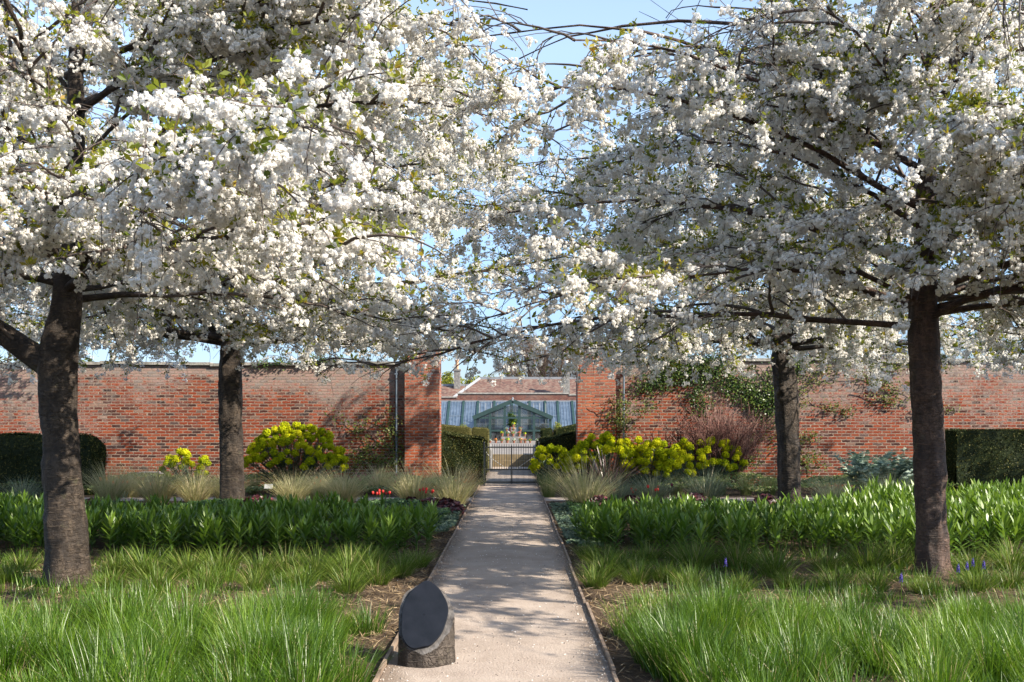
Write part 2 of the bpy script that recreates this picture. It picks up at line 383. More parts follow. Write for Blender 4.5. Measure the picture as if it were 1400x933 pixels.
# ------------------------------------------------------------------ ground and paths
def soil_mat():
    m, nt, out = newmat('garden_soil')
    p = N(nt,'ShaderNodeBsdfPrincipled'); p.inputs['Roughness'].default_value = .95; p.inputs['Specular IOR Level'].default_value = .1
    tc = N(nt,'ShaderNodeTexCoord')
    a = N(nt,'ShaderNodeTexNoise'); a.inputs['Scale'].default_value = 18; a.inputs['Detail'].default_value = 10; a.inputs['Roughness'].default_value = .75
    b = N(nt,'ShaderNodeTexNoise'); b.inputs['Scale'].default_value = 1.2; b.inputs['Detail'].default_value = 5
    for n in (a,b): nt.links.new(tc.outputs['Object'], n.inputs['Vector'])
    s = math_(nt,'ADD', math_(nt,'MULTIPLY',a.outputs['Fac'],.65), math_(nt,'MULTIPLY',b.outputs['Fac'],.35))
    r = ramp(nt, s, [(.36,(.035,.024,.018)),(.5,(.10,.07,.05)),(.6,(.17,.125,.09)),(.72,(.27,.21,.15))])
    nt.links.new(r.outputs['Color'], p.inputs['Base Color'])
    bu = N(nt,'ShaderNodeBump'); bu.inputs['Strength'].default_value = 1; bu.inputs['Distance'].default_value = .05
    nt.links.new(a.outputs['Fac'], bu.inputs['Height']); nt.links.new(bu.outputs[0], p.inputs['Normal'])
    nt.links.new(p.outputs[0], out.inputs['Surface'])
    return m

def gravel_mat(name, edge=True):
    m, nt, out = newmat(name)
    p = N(nt,'ShaderNodeBsdfPrincipled'); p.inputs['Roughness'].default_value = .93; p.inputs['Specular IOR Level'].default_value = .15
    tc = N(nt,'ShaderNodeTexCoord'); sx = N(nt,'ShaderNodeSeparateXYZ'); nt.links.new(tc.outputs['Object'], sx.inputs[0])
    a = N(nt,'ShaderNodeTexNoise'); a.inputs['Scale'].default_value = 90; a.inputs['Detail'].default_value = 4; a.inputs['Roughness'].default_value = .8
    b = N(nt,'ShaderNodeTexNoise'); b.inputs['Scale'].default_value = 2.0; b.inputs['Detail'].default_value = 9; b.inputs['Roughness'].default_value = .65
    v = N(nt,'ShaderNodeTexVoronoi'); v.inputs['Scale'].default_value = 60
    for n in (a,b,v): nt.links.new(tc.outputs['Object'], n.inputs['Vector'])
    s = math_(nt,'ADD', math_(nt,'MULTIPLY',a.outputs['Fac'],.5), math_(nt,'MULTIPLY',b.outputs['Fac'],.5))
    r = ramp(nt, s, [(.34,(.235,.185,.15)),(.48,(.335,.272,.228)),(.62,(.425,.352,.30))])
    # scattered darker and paler stones
    vc = N(nt,'ShaderNodeSeparateColor'); nt.links.new(v.outputs['Color'], vc.inputs[0])
    dark = ramp(nt, vc.outputs[0], [(.93,(0,0,0)),(.97,(1,1,1))]); near = ramp(nt, v.outputs['Distance'], [(.22,(1,1,1)),(.34,(0,0,0))])
    c = mixc(nt, math_(nt,'MULTIPLY', math_(nt,'MULTIPLY',dark.outputs['Color'],near.outputs['Color']),.7), r.outputs['Color'], (.12,.09,.075))
    if edge:
        d = math_(nt,'ABSOLUTE', math_(nt,'ADD', sx.outputs[0], .10))
        e = math_(nt,'ADD', d, math_(nt,'MULTIPLY_ADD', b.outputs['Fac'], .5, -.25))
        er = ramp(nt, e, [(.56,(0,0,0)),(.70,(1,1,1))])
        c = mixc(nt, math_(nt,'MULTIPLY',er.outputs['Color'],.75), c, (.15,.11,.08))
    nt.links.new(c, p.inputs['Base Color'])
    bu = N(nt,'ShaderNodeBump'); bu.inputs['Strength'].default_value = .6; bu.inputs['Distance'].default_value = .012
    nt.links.new(math_(nt,'ADD', a.outputs['Fac'], math_(nt,'MULTIPLY', v.outputs['Distance'], -.6)), bu.inputs['Height']); nt.links.new(bu.outputs[0], p.inputs['Normal'])
    nt.links.new(p.outputs[0], out.inputs['Surface'])
    return m

def sheet(name, x0,x1,y0,y1,z, mat, nx=1, ny=1, fz=None):
    xs = np.linspace(x0,x1,nx+1); ys = np.linspace(y0,y1,ny+1)
    X,Y = np.meshgrid(xs,ys); Z = np.full_like(X,z) if fz is None else fz(X,Y)
    V = np.stack([X,Y,Z],-1).reshape(-1,3); i = np.arange((nx+1)*(ny+1)).reshape(ny+1,nx+1)
    F = np.stack([i[:-1,:-1],i[:-1,1:],i[1:,1:],i[1:,:-1]],-1).reshape(-1,4)
    m = MB(); m.add(V,F); o = m.build(name, mat, smooth=True); tag(o, kind='structure'); return o

M['terrace'] = plain('worn_paving',(.14,.12,.105),.95,col2=(.22,.19,.165),nscale=1.5)
sheet('ground', -300,300,-60,500,0, soil_mat())
PX0, PX1 = -.83, .625
sheet('path', PX0, PX1, 1.0, 35.9, .004, gravel_mat('hoggin_path'))
sheet('cross_path', -14, PX0-.001, 20.3, 21.2, .004, gravel_mat('cross_path_hoggin', False))
sheet('cross_path', PX1+.001, 14, 20.3, 21.2, .004, bpy.data.materials['cross_path_hoggin'])
# raised terrace before the glasshouse, reached by a stone step
m = MB(); m.box(-9,9,36.6,64.0,-.3,.436); tag(m.build('upper_terrace', M['terrace']), kind='structure')
m = MB(); m.box(-.75,.72,35.9,36.6,-.2,.22); m.box(-.75,.72,36.25,36.61,.221,.438)
o = m.build('stone_steps', M['sand_stone']); tag(o,'yellowish sandstone steps across the path beyond the iron gate','steps')
for sx_, lab in ((-1,'grey stone flank wall left of the sandstone steps'),(1,'dark grey stone flank wall right of the sandstone steps')):
    m = MB(); xc = -1.04 if sx_ < 0 else 1.0
    w = .285
    prof = []
    for k in range(13):
        a = pi*k/12; prof.append((xc-cos(a)*w, .62+sin(a)*.24))
    y0,y1 = 33.5,37.2
    P = [(xc-w,y0,-.1)]+[(x,y0,z) for x,z in prof]+[(xc+w,y0,-.1)]
    n = len(P); P2 = [(x,y1,z) for x,_,z in P]
    m.add(P+P2,[(i,(i+1)%n,(i+1)%n+n,i+n) for i in range(n)])
    c0 = [(xc,y0,.2)]; m.add(P+c0,[((i+1)%n,i,n) for i in range(n)])
    tag(m.build('flank_wall', M['grey_stone']), lab, 'low wall')

# timber edging boards, in lengths with tiny offsets
def edging(x, side, lab):
    m = MB(); y = 1.5
    while y < 25:
        L = 2.4; jx = rng.normal(0,.006); z1 = .028+rng.random()*.014
        m.box(x-.011+jx, x+.011+jx, y, min(y+L-.008,25), -.05, z1); y += L
    tag(m.build('path_edging', M['edging']), lab, 'edging')
edging(PX0-.013,-1,'thin weathered timber edging board along the left side of the path')
edging(PX1+.013,1,'thin weathered timber edging board along the right side of the path')

# ------------------------------------------------------------------ walls
def wall_block(m, x0,x1,y0,y1,z0,z1): m.box(x0,x1,y0,y1,z0,z1)
def garden_wall(x0,x1,h,lab):
    t = empty('brick_wall',((x0+x1)/2,25.2,0)); tag(t,lab,'wall')
    loc = np.array(t.location)
    m = MB(); nseg = 40; xs = np.linspace(x0,x1,nseg+1)
    zt = h+.02*np.sin(xs*1.1)+.012*np.sin(xs*3.7)
    V = []
    for x,z in zip(xs,zt):
        V += [(x,25,-.2),(x,25,z),(x,25.45,z),(x,25.45,-.2)]
    F = []
    for i in range(nseg):
        a = i*4; b = a+4
        F += [(a,b,b+1,a+1),(a+1,b+1,b+2,a+2),(a+2,b+2,b+3,a+3)]
    F += [(0,1,2,3),(nseg*4,nseg*4+3,nseg*4+2,nseg*4+1)]
    m.add(V,F); o = m.build('brickwork', M['brick'], t); o.location = -loc
    m = MB(); x = x0
    while x < x1-.05:
        L = min(rng.uniform(.5,.9), x1-x); z = h+.02*sin((x+L/2)*1.1)+.012*sin((x+L/2)*3.7)+.004+rng.normal(0,.002)
        m.box(x+.004,x+L-.004,24.94,25.51,z+.012,z+.085); x += L
    o = m.build('coping', M['stone'], t); o.location = -loc
garden_wall(-26,-2.71,3.03,'long weathered red brick garden wall left of the gateway')
garden_wall(2.53,26,3.12,'red brick garden wall right of the gateway, hung with climbers')
def pier(x0,x1,lab):
    t = empty('brick_pier',((x0+x1)/2,24.9,0)); tag(t,lab,'gate pier'); loc = np.array(t.location)
    m = MB(); m.box(x0,x1,24.8,25.5,-.2,3.46); o = m.build('brickwork', M['brick_pier'], t); o.location = -loc
    m = MB(); m.box(x0-.03,x1+.03,24.77,25.53,3.462,3.52)
    o = m.build('capstone', M['stone'], t); o.location = -loc
pier(-2.709,-1.85,'tall red brick gate pier on the left of the gateway, sunlit along its edge')
pier(1.60,2.529,'tall red brick gate pier right of the gateway, with a rose trained across it')
for x,lab in ((-2.93,'thin grey pipe on the brick wall just left of the left pier'),(2.76,'thin grey pipe on the brick wall just right of the right pier')):
    V,F = tubes(np.array([[[x,24.93,.0],[x,24.93,1.5],[x,24.93,2.98]]]), np.full((1,3),.028), 10)
    t = empty('downpipe',(x,24.93,0)); tag(t,lab,'pipe')
    m = MB(); m.add(V,F); o = m.build('pipe', M['pipe'], t, smooth=True); o.location=(-x,-24.93,0)
    for z in (.6,1.7,2.8):
        m = MB(); m.box(x-.045,x+.045,24.9,24.999,z,z+.035); o = m.build('bracket', M['pipe'], t); o.location=(-x,-24.93,0)

# ------------------------------------------------------------------ gate
def gate():
    y = 25.05; x0,x1 = -.70,.60; t = empty('iron_gate',(0,y,0)); tag(t,'dark iron bar gate closed across the path between the hedges','gate')
    loc = np.array([0,y,0.])
    def put(m,name,mat='gate',kind=None):
        o = m.build(name, M[mat], t); o.location = -loc; return o
    for xx in (x0-.035,x1+.035):
        m = MB(); m.box(xx-.018,xx+.018,y-.018,y+.018,-.1,1.08); V,F = lathe([(0.001,1.12),(.012,1.115),(.02,1.10),(.02,1.08)],12); m.add(V+[xx,y,0],F)
        put(m,'gate_post')
    for a,b in ((x0,-.052),(-.044,x1)):
        m = MB()
        for z in (.10,.42,.98): m.box(a,b,y-.011,y+.011,z-.017,z+.017)
        m.box(a,a+.012,y-.012,y+.012,.06,1.02); m.box(b-.012,b,y-.012,y+.012,.06,1.02)
        put(m,'gate_frame')
    xs = np.linspace(x0+.045,x1-.045,21)
    for i,x in enumerate(xs):
        m = MB(); V,F = tubes(np.array([[[x,y-.013,.03],[x,y-.013,.6],[x,y-.013,1.05],[x,y-.013,1.075]]]), np.array([[.0075,.0075,.0075,.001]]),6); m.add(V,F)
        put(m,'bar')
    # short dog bars between, low down
    for x in (xs[1:]+xs[:-1])/2:
        m = MB(); m.box(x-.006,x+.006,y-.02,y-.0115,.03,.43); put(m,'dog_bar')
    for s in (-1,1):
        tt = np.linspace(0,1,9); xa = -.05+s*(.64-.52*tt); za = .86-.42*tt**.75
        P = np.stack([xa,np.full(9,y+.03),za],-1)[None]
        V,F = tubes(P,np.full((1,9),.008),6); m = MB(); m.add(V,F); put(m,'brace','strap')
gate()

# ------------------------------------------------------------------ cherry trees
def flower_template(seed, nfl, npet, rg=None):
    rg = np.random.default_rng(seed); P=[];Nn=[];S=[];Va=[]; U=[]
    cen = []
    for k in range(nfl):
        for _ in range(30):
            d = rg.normal(size=3); d /= np.linalg.norm(d); c = d*rg.uniform(.03,.075); c[2] = c[2]*.8-.045
            if all(np.linalg.norm(c-q) > .027 for q in cen): break
        cen.append(c); r = rg.uniform(.017,.024)
        d = sph(npet,rg); out_ = norm(c+[0,0,.045]); d = norm(d+out_*.45)
        P.append(c+d*r*rg.uniform(.45,1.0,(npet,1))); Nn.append(norm(d+rg.normal(0,.55,(npet,3)))); S.append(np.full(npet,r*1.25)*rg.uniform(.8,1.25,npet))
        Va.append(np.clip(rg.random()*.55+rg.normal(0,.18,npet),0,1)); U.append(rg.normal(size=(npet,3)))
    V,F,A = kites(np.concatenate(P),np.concatenate(Nn),np.concatenate(S),1.05,rg,np.concatenate(Va),np.concatenate(U),fold=.12)
    return V,F,A
def leafspray_template(seed, n=5):
    rg = np.random.default_rng(seed)
    az = rg.uniform(0,2*pi,n); el = rg.uniform(-.1,1.1,n)
    d = np.stack([np.cos(az)*np.cos(el),np.sin(az)*np.cos(el),np.sin(el)],-1); L = rg.uniform(.035,.065,n)
    up = d; nn = norm(np.cross(d, rg.normal(size=(n,3))))
    V,F,A = kites(d*L[:,None]*.6, nn, L, .42, rg, np.clip(rg.random()*.7+rg.normal(0,.15,n),0,1), up)
    return V,F,A

def place(templates, P, S, rg, tilt=.35):
    """random template at every point; returns list of V,F,A"""
    n = len(P); which = rg.integers(0,len(templates),n)
    for k,(V,F,A) in enumerate(templates):
        i = np.where(which==k)[0]
        if not len(i): continue
        a = rg.uniform(0,2*pi,len(i)); b = rg.normal(0,tilt,len(i)); c = rg.normal(0,tilt,len(i))
        Rz = np.zeros((len(i),3,3)); Rz[:,0,0]=np.cos(a);Rz[:,0,1]=-np.sin(a);Rz[:,1,0]=np.sin(a);Rz[:,1,1]=np.cos(a);Rz[:,2,2]=1
        Rx = np.zeros_like(Rz); Rx[:,0,0]=1;Rx[:,1,1]=np.cos(b);Rx[:,1,2]=-np.sin(b);Rx[:,2,1]=np.sin(b);Rx[:,2,2]=np.cos(b)
        Ry = np.zeros_like(Rz); Ry[:,1,1]=1;Ry[:,0,0]=np.cos(c);Ry[:,0,2]=np.sin(c);Ry[:,2,0]=-np.sin(c);Ry[:,2,2]=np.cos(c)
        Rm = Rz@Rx@Ry
        VV = np.einsum('mij,kj->mki',Rm,V)*S[i][:,None,None]+P[i][:,None,:]
        FF = F[None]+(np.arange(len(i))*len(V))[:,None,None]
        AA = np.clip(A[None,:]+rg.normal(0,.08,(len(i),1)),0,1)
        yield VV.reshape(-1,3), FF.reshape(-1,F.shape[1]), AA.reshape(-1)

FL_HI = [flower_template(100+i, 7+i%4, 15) for i in range(12)]
FL_LO = [flower_template(200+i, 7+i%3, 9) for i in range(8)]
LF = [leafspray_template(300+i, 4+i%4) for i in range(10)]

def trunk_mesh(m, path, rad, sides=44, seg=.03, seed=0, scars=()):
    """tapered trunk with flared foot, flutes, plates and scars"""
    path = np.array(path,float); rad = np.array(rad,float)*.85
    s = np.concatenate([[0],np.cumsum(np.linalg.norm(np.diff(path,axis=0),axis=1))]); n = int(s[-1]/seg)
    u = np.linspace(0,s[-1],n); k = 5
    C = np.stack([np.interp(u,s,path[:,i]) for i in range(3)],-1)
    ker = np.ones(15)/15
    for i in range(3):
        e = np.pad(C[:,i],7,mode='reflect',reflect_type='odd'); C[:,i] = np.convolve(e,ker,'valid')
    rr = np.interp(u,s,rad); e = np.pad(rr,7,mode='edge'); rr = np.convolve(e,ker,'valid')
    rg = np.random.default_rng(seed); a = np.arange(sides)*2*pi/sides
    H = u[:,None]; A = a[None,:]
    ph = rg.uniform(0,2*pi,8)
    d = .05*np.sin(3*A+ph[0]+.5*H)+.03*np.sin(5*A+ph[1]-.9*H)+.02*np.sin(8*A+ph[2]+1.7*H)
    d += .42*np.exp(-np.maximum(H-.05,0)/.11)*(1+.6*np.sin(4*A+ph[3])+.3*np.sin(7*A+ph[1]))
    # plates and lenticel ridges
    d += .014*np.sin(H*38+3*np.sin(2*A+ph[4])+ph[5])*np.clip(np.sin(3*A+H*2.3+ph[6]),0,1)
    nz = rg.normal(0,1,(n,sides)); 
    for _ in range(2): nz = (nz+np.roll(nz,1,0)+np.roll(nz,-1,0)+np.roll(nz,1,1)+np.roll(nz,-1,1))/5
    d += nz*.055; n2_ = rg.normal(0,1,(n//9+2,sides//4)); n2_ = np.kron(n2_,np.ones((9,4)))[:n,:sides]
    for _ in range(5): n2_ = (n2_+np.roll(n2_,1,0)+np.roll(n2_,-1,0)+np.roll(n2_,1,1)+np.roll(n2_,-1,1))/5
    d += n2_*.045
    for (h,az,rs,am) in scars:
        da = (A-az+pi)%(2*pi)-pi
        q = ((H-h)/rs)**2+(da*rr[:,None]/rs)**2
        d += 2.2*am*(np.exp(-q)-1.3*np.exp(-q*5))/np.maximum(rr[:,None],.05)
    Rr = rr[:,None]*(1+d)
    V = np.stack([C[:,None,0]+Rr*np.cos(A), C[:,None,1]+Rr*np.sin(A), np.repeat(C[:,2:3],sides,1)],-1)
    idx = np.arange(n*sides).reshape(n,sides)
    F = np.stack([idx[:-1],np.roll(idx[:-1],-1,1),np.roll(idx[1:],-1,1),idx[1:]],-1).reshape(-1,4)
    m.add(V,F)
    return C, rr

def cherry(base, path, rad, lab, seed, hi=True, bark='bark_dark', nlimb=22, limbR=5.3, zlow=2.5, extra=(), ztop=8, scars=(), z0=2.6, dens=1.0, group='white cherry trees lining the path', avoid=None, short=None):
    rg = np.random.default_rng(seed)
    base = np.array(base,float); t = empty('cherry_tree',base); tag(t,lab,'cherry tree',group)
    m = MB(); C, rr = trunk_mesh(m, np.array(path), rad, seed=seed, scars=scars); 
    m.build('trunk', M[bark], t, smooth=True)
    # limbs start on the trunk axis
    az = (np.arange(nlimb)*2.39996+rg.uniform(0,6.28)+rg.normal(0,.2,nlimb))
    h = np.linspace(z0, C[-1,2]-.1, nlimb)
    f = (h-z0)/(C[-1,2]-z0)
    P0 = np.stack([np.interp(h,C[:,2],C[:,0]),np.interp(h,C[:,2],C[:,1]),h],-1)
    h = z0+(C[-1,2]-.1-z0)*f**1.35; P0 = np.stack([np.interp(h,C[:,2],C[:,0]),np.interp(h,C[:,2],C[:,1]),h],-1)
    if short is not None: Lf = 1-short[1]*np.clip(np.cos(az-short[0]),0,1)
    else: Lf = 1
    e0 = R(13)+f*R(52)+rg.normal(0,.08,nlimb); e1 = R(-24)+f*R(40)+rg.normal(0,.12,nlimb)
    L = Lf*limbR*(1.08-.42*f)*rg.uniform(.85,1.12,nlimb)
    r0 = np.interp(h,C[:,2],rr)*rg.uniform(.26,.38,nlimb)
    L1 = paths(P0,az,e0,e1,L,16,wob=.14,rg=rg)
    for (p,a_,ea,eb,l_,r_) in extra:
        q = paths(np.array([p],float),np.array([a_]),np.array([ea]),np.array([eb]),np.array([l_]),16,wob=.07,rg=rg)
        L1 = np.concatenate([L1,q]); L = np.append(L,l_); r0 = np.append(r0,r_)
    zl = np.minimum(zlow+.25, L1[:,0,2]-.02)[:,None]; L1[:,:,2] = np.where(L1[:,:,2]<zl, zl+(L1[:,:,2]-zl)*.25, L1[:,:,2])
    nl = len(L1); tt = np.linspace(0,1,16)
    R1 = r0[:,None]*.85*(1-.90*tt[None]**.65)
    for i in range(nl):
        mm = MB(); V,F = tubes(L1[i:i+1],R1[i:i+1],12); V = V+rg.normal(0,.0025,V.shape); mm.add(V,F)
        mm.build('limb', M[bark], t, smooth=True)
    # second order
    i2 = []; t2 = []
    for i in range(nl):
        k = int(L[i]/.24*dens); i2 += [i]*k; t2 += list(np.clip(np.linspace(.14,1,k)+rg.normal(0,.02,k),.1,1))
    i2 = np.array(i2); t2 = np.array(t2)
    p,a,e = sample(L1,i2,t2); n2 = len(i2)
    sgn = np.where(np.arange(n2)%2,1,-1)
    a = a+sgn*rg.uniform(.35,1.25,n2)*(1-.5*t2); ee = e+rg.uniform(-.25,.75,n2)
    Ls = (1.75-1.0*t2)*rg.uniform(.6,1.15,n2)
    L2 = paths(p,a,ee,np.minimum(ee-.5,rg.uniform(-.9,0.0,n2)),Ls,9,wob=.16,rg=rg)
    # third order: thin drooping shoots
    i3=[];t3=[]
    for i in range(n2):
        k = max(3,int(Ls[i]/.11)); i3 += [i]*k; t3 += list(rg.uniform(.12,1,k))
    i3 = np.array(i3); t3 = np.array(t3); p,a,e = sample(L2,i3,t3)
    n3 = len(i3); a = a+rg.uniform(-1.3,1.3,n3); ee = e+rg.normal(0,.5,n3); Lt = rg.uniform(.22,.62,n3)*np.where(rg.random(n3)<.16,2.0,1)
    L3 = paths(p,a,ee,np.minimum(ee,0)-rg.uniform(.4,1.3,n3),Lt,6,wob=.2,rg=rg)
    Bw = base
    def visible(Q):   # Q local points
        k = Q[:,2] > zlow-.12+np.abs(rg.normal(0,.28,len(Q)))
        if avoid is not None: k &= ~avoid(Q+Bw, rg)
        return k
    k2 = L2[:,-1,2] > zlow-.1
    if avoid is not None: k2 &= ~avoid(L2[:,-1]+Bw, rg)
    k3 = (visible(L3[:,-1]) | (rg.random(n3)<.04)) & k2[i3]; L3 = L3[k3]; Lt = Lt[k3]; n3 = len(L3)
    mm = MB()
    R2 = (.004+.011*Ls)[:,None]*(1-.75*np.linspace(0,1,9)[None])
    V,F = tubes(L2[k2],R2[k2],5); mm.add(V,F)
    V,F = tubes(L3,np.full((n3,6),1)*np.linspace(.0055,.0025,6)[None],3); mm.add(V,F)
    o = mm.build('twigs', M['twig'], t, smooth=True); o['kind']='stuff'
    # flower clusters
    ic=[];tc=[]
    kk = rg.poisson(np.clip(Lt/.088*dens,1.2,12)); ic = np.repeat(np.arange(n3),kk); tc = rg.uniform(.1,1.0,len(ic))
    p,_,_ = sample(L3,ic,tc)
    # spurs: flowers close along the limbs and side branches
    ns = int(L.sum()/.055); si = rg.choice(nl, ns, p=L/L.sum()); sp_,_,_ = sample(L1, si, rg.uniform(.16,1,ns))
    k2i = np.where(k2)[0]; n2s = len(k2i)*4; s2_,_,_ = sample(L2, k2i[rg.integers(0,len(k2i),n2s)], rg.uniform(.1,1,n2s))
    p = np.concatenate([p, sp_+rg.normal(0,.07,(ns,3)), s2_+rg.normal(0,.04,(n2s,3))])
    keep = visible(p); p = p[keep]
    # clusters bunch up: thin them by a slow noise so gaps open
    f1,f2,f3 = rg.uniform(1.6,2.6,3); ph = rg.uniform(0,6,3)
    q = np.sin(p[:,0]*f1+ph[0])+np.sin(p[:,1]*f2+ph[1])+np.sin(p[:,2]*f3*1.2+ph[2])
    p = p[rg.random(len(p)) < np.clip(.60+.36*q,.12,1)]
    # the hidden high tops need fewer
    up_ = (p[:,2]+Bw[2]) > 2.0+.44*(p[:,1]+Bw[1])
    p = p[((p[:,2] < ztop) & ~up_) | (rg.random(len(p)) < .5)]
    mm = MB(); S = rg.uniform(.48,1.02,len(p))*(1 if hi else 1.1)
    for V,F,A in place(FL_HI if hi else FL_LO, p-[0,0,.02], S, rg): mm.add(V,F,A)
    o = mm.build('blossom', M['petal'], t); o['kind']='stuff'
    lp = p[rg.random(len(p))<.9]
    mm = MB()
    for V,F,A in place(LF, lp+rg.normal(0,.035,lp.shape)+[0,0,.04], rg.uniform(.8,1.6,len(lp))*(.82 if hi else 1), rg, .5): mm.add(V,F,A)
    o = mm.build('leaves', M['cherry_leaf'], t); o['kind']='stuff'
    print('cherry',seed,'limbs',nl,'L2',n2,'L3',n3,'clusters',len(p))
    return t

def loc_path(px, base):
    """[(photo x, z)] -> local trunk points at the depth of base"""
    out=[]
    for x,z in px: out.append(((x-CX)/FP*base[1]-base[0],0,z))
    return out
# open sky wedge over the path, real space between the near crowns
def gap(Q, rg):
    x = Q[:,0]-.4; z = Q[:,2]
    w = np.clip((z-4.6)*1.35,0,3)+rg.normal(0,.14,len(Q))
    return ((np.abs(x) < w) & (z > 4.6) & (Q[:,1] < 14)) | ((np.abs(x) < .8) & (rg.random(len(Q)) < .10))
def gap_far(Q, rg):
    x = Q[:,0]-.5; z = Q[:,2]
    w = np.clip((z-6.3)*1.2,0,3)+rg.normal(0,.2,len(Q))
    return ((np.abs(x) < w) & (z > 6.3)) | ((np.abs(x) < 1.4) & (rg.random(len(Q)) < .22))

B1 = (-4.41,9.8,0)
cherry(B1, loc_path([(92,-.1),(91,.3),(85,1.2),(79,1.9),(80,2.3),(90,2.7),(97,3.3),(103,4.2),(104,5.2),(108,6.4)],B1),
  [.235,.225,.205,.20,.215,.165,.14,.11,.08,.03],
  'large near cherry tree left of the path, heavy limb forking off to the left', 11,
  extra=[((0,0,2.05),pi+.1,R(34),R(36),3.6,.185),((0,0,2.9),-.9,R(8),R(-14),4.6,.06),((0,0,3.1),-1.5,R(10),R(-8),4.3,.06),((0,0,4.6),-.35,R(20),R(-18),4.4,.05),((0,0,5.5),.05,R(28),R(-22),4.6,.05),((0,0,4.0),.15,R(26),R(-18),5.0,.05),((0,0,5.0),-.1,R(22),R(-16),4.7,.045),((0,0,3.3),2.4,R(12),R(-22),4.5,.06),((0,0,2.95),1.9,R(8),R(-20),4.2,.055),((0,0,3.0),3.0,R(10),R(-24),3.6,.05),((0,0,2.8),.6,R(8),R(-20),4.0,.05)],
  zlow=2.5, ztop=6.8, z0=2.9, limbR=5.3, avoid=gap, scars=[(2.25,-1.9,.05,.018),(2.27,-1.2,.05,.018),(1.3,-1.0,.09,.006)])
B2 = (-5.05,17.85,0)
cherry(B2, loc_path([(317,-.1),(317,.4),(316,1.5),(315,2.5),(318,3.1),(335,3.9),(345,5),(350,6.4),(350,7.8)],B2),
  [.26,.245,.235,.235,.22,.15,.12,.08,.03],
  'straight dark cherry tree farther back left of the path, near the yellow spurge', 22, hi=False,
  extra=[((0,0,2.95),pi-.5,R(40),R(20),4.6,.12),((.1,0,3.9),-.15,R(4),R(12),6.0,.11),((0,0,5.0),-.5,R(20),R(-8),5.2,.08),((0,0,6.0),-.1,R(14),R(-12),5.4,.06),((0,0,5.2),.1,R(16),R(-12),5.6,.06),((0,0,3.3),-1.2,R(12),R(-12),4.6,.07),((0,0,3.0),2.9,R(8),R(-17),5.2,.07),((0,0,3.05),-2.6,R(8),R(-17),5.0,.07),((0,0,3.0),.1,R(6),R(-17),5.4,.07),((0,0,3.0),-.8,R(6),R(-20),4.8,.06)],
  zlow=2.35, limbR=5.9, ztop=8.2, z0=3.0, avoid=gap_far, short=(pi/2,.35))
B3 = (4.42,10.5,0)
cherry(B3, loc_path([(1274,-.1),(1273,.3),(1270,1.2),(1266,2.0),(1262,2.6),(1263,3.2),(1267,4.2),(1276,5.4),(1280,6.6)],B3),
  [.20,.185,.178,.185,.175,.14,.11,.08,.03],
  'near cherry tree right of the path with glossy peeling red brown bark', 33, bark='bark_red',
  extra=[((0,0,3.2),pi-.1,R(22),R(-12),4.7,.07),((0,0,2.7),2.2,R(25),R(5),4.0,.07),((0,0,4.2),pi+.35,R(22),R(-16),4.7,.05),((0,0,5.2),pi-.25,R(30),R(-22),4.8,.05),((0,0,3.8),pi+.1,R(26),R(-18),5.2,.05),((0,0,4.8),pi+.05,R(20),R(-16),5.0,.045),((0,0,4.4),-1.8,R(12),R(-40),2.4,.035),((0,0,5.0),-1.3,R(10),R(-40),2.4,.035),((0,0,3.6),-1.5,R(10),R(-40),2.2,.035),((0,0,5.6),-1.6,R(10),R(-40),2.4,.03),((0,0,3.0),-1.1,R(10),R(-20),3.9,.06),((0,0,3.2),-1.65,R(25),R(-30),3.0,.045),((0,0,4.0),-1.45,R(20),R(-35),2.8,.04),((0,0,3.6),-.6,R(15),R(-28),3.4,.05),((0,0,2.9),.25,R(18),R(-24),3.2,.05),((0,0,2.75),-.3,R(8),R(-24),3.3,.05),((0,0,2.8),-.9,R(8),R(-26),3.0,.05),((0,0,2.9),.8,R(10),R(-22),3.4,.05)],
  zlow=2.05, ztop=6.4, z0=2.6, limbR=5.2, avoid=gap, short=(0,.5), scars=[(2.05,-2.3,.07,.02),(1.1,-1.0,.06,.012),(.5,-.9,.08,.012)])
B4 = (5.05,18.3,0)
cherry(B4, loc_path([(1080,-.1),(1079,.4),(1078,1.3),(1074,2.2),(1068,2.9),(1071,3.6),(1066,4.6),(1075,6),(1075,7.6)],B4),
  [.25,.235,.228,.26,.21,.15,.12,.08,.03],
  'knobbly trunked cherry tree farther back right of the path', 44, hi=False,
  extra=[((0,0,3.0),pi+.3,R(30),R(2),4.6,.12),((0,0,3.5),pi-.2,R(25),R(-5),5.0,.10),((0,0,5.0),pi+.1,R(24),R(-12),5.2,.08),((0,0,6.0),pi+.15,R(14),R(-12),5.2,.06),((0,0,4.4),pi,R(16),R(-12),5.6,.06),((0,0,3.2),-1.6,R(10),R(-15),4.6,.07),((0,0,2.95),.1,R(6),R(-16),5.2,.06),((0,0,3.0),-.7,R(8),R(-18),4.6,.06),((0,0,2.95),3.3,R(6),R(-18),5.4,.07),((0,0,2.9),-2.3,R(6),R(-20),4.6,.06)],
  zlow=2.2, limbR=5.9, ztop=8.2, z0=2.95, avoid=gap_far, short=(.6,.5), scars=[(2.2,-2.2,.12,.03),(2.0,-.7,.1,.02)])
B5 = (13.4,17.6,0)
cherry(B5, [(0,0,-.1),(0,0,1),(.05,0,2.5),(.1,0,4.5),(.1,0,7.6)], [.24,.22,.2,.13,.03],
  'cherry tree whose crown reaches in at the right edge, behind the near right tree', 55, hi=False, zlow=2.4, limbR=4.6, z0=2.8, dens=.75)
B6 = (-11.6,19.0,0)
cherry(B6, [(0,0,-.1),(0,0,1),(-.05,0,2.5),(.1,0,4.5),(.1,0,7.6)], [.24,.22,.2,.13,.03],
  'cherry tree whose crown reaches in at the left edge, behind the near left tree', 66, hi=False, zlow=2.3, limbR=5.3, z0=2.7, dens=.7)

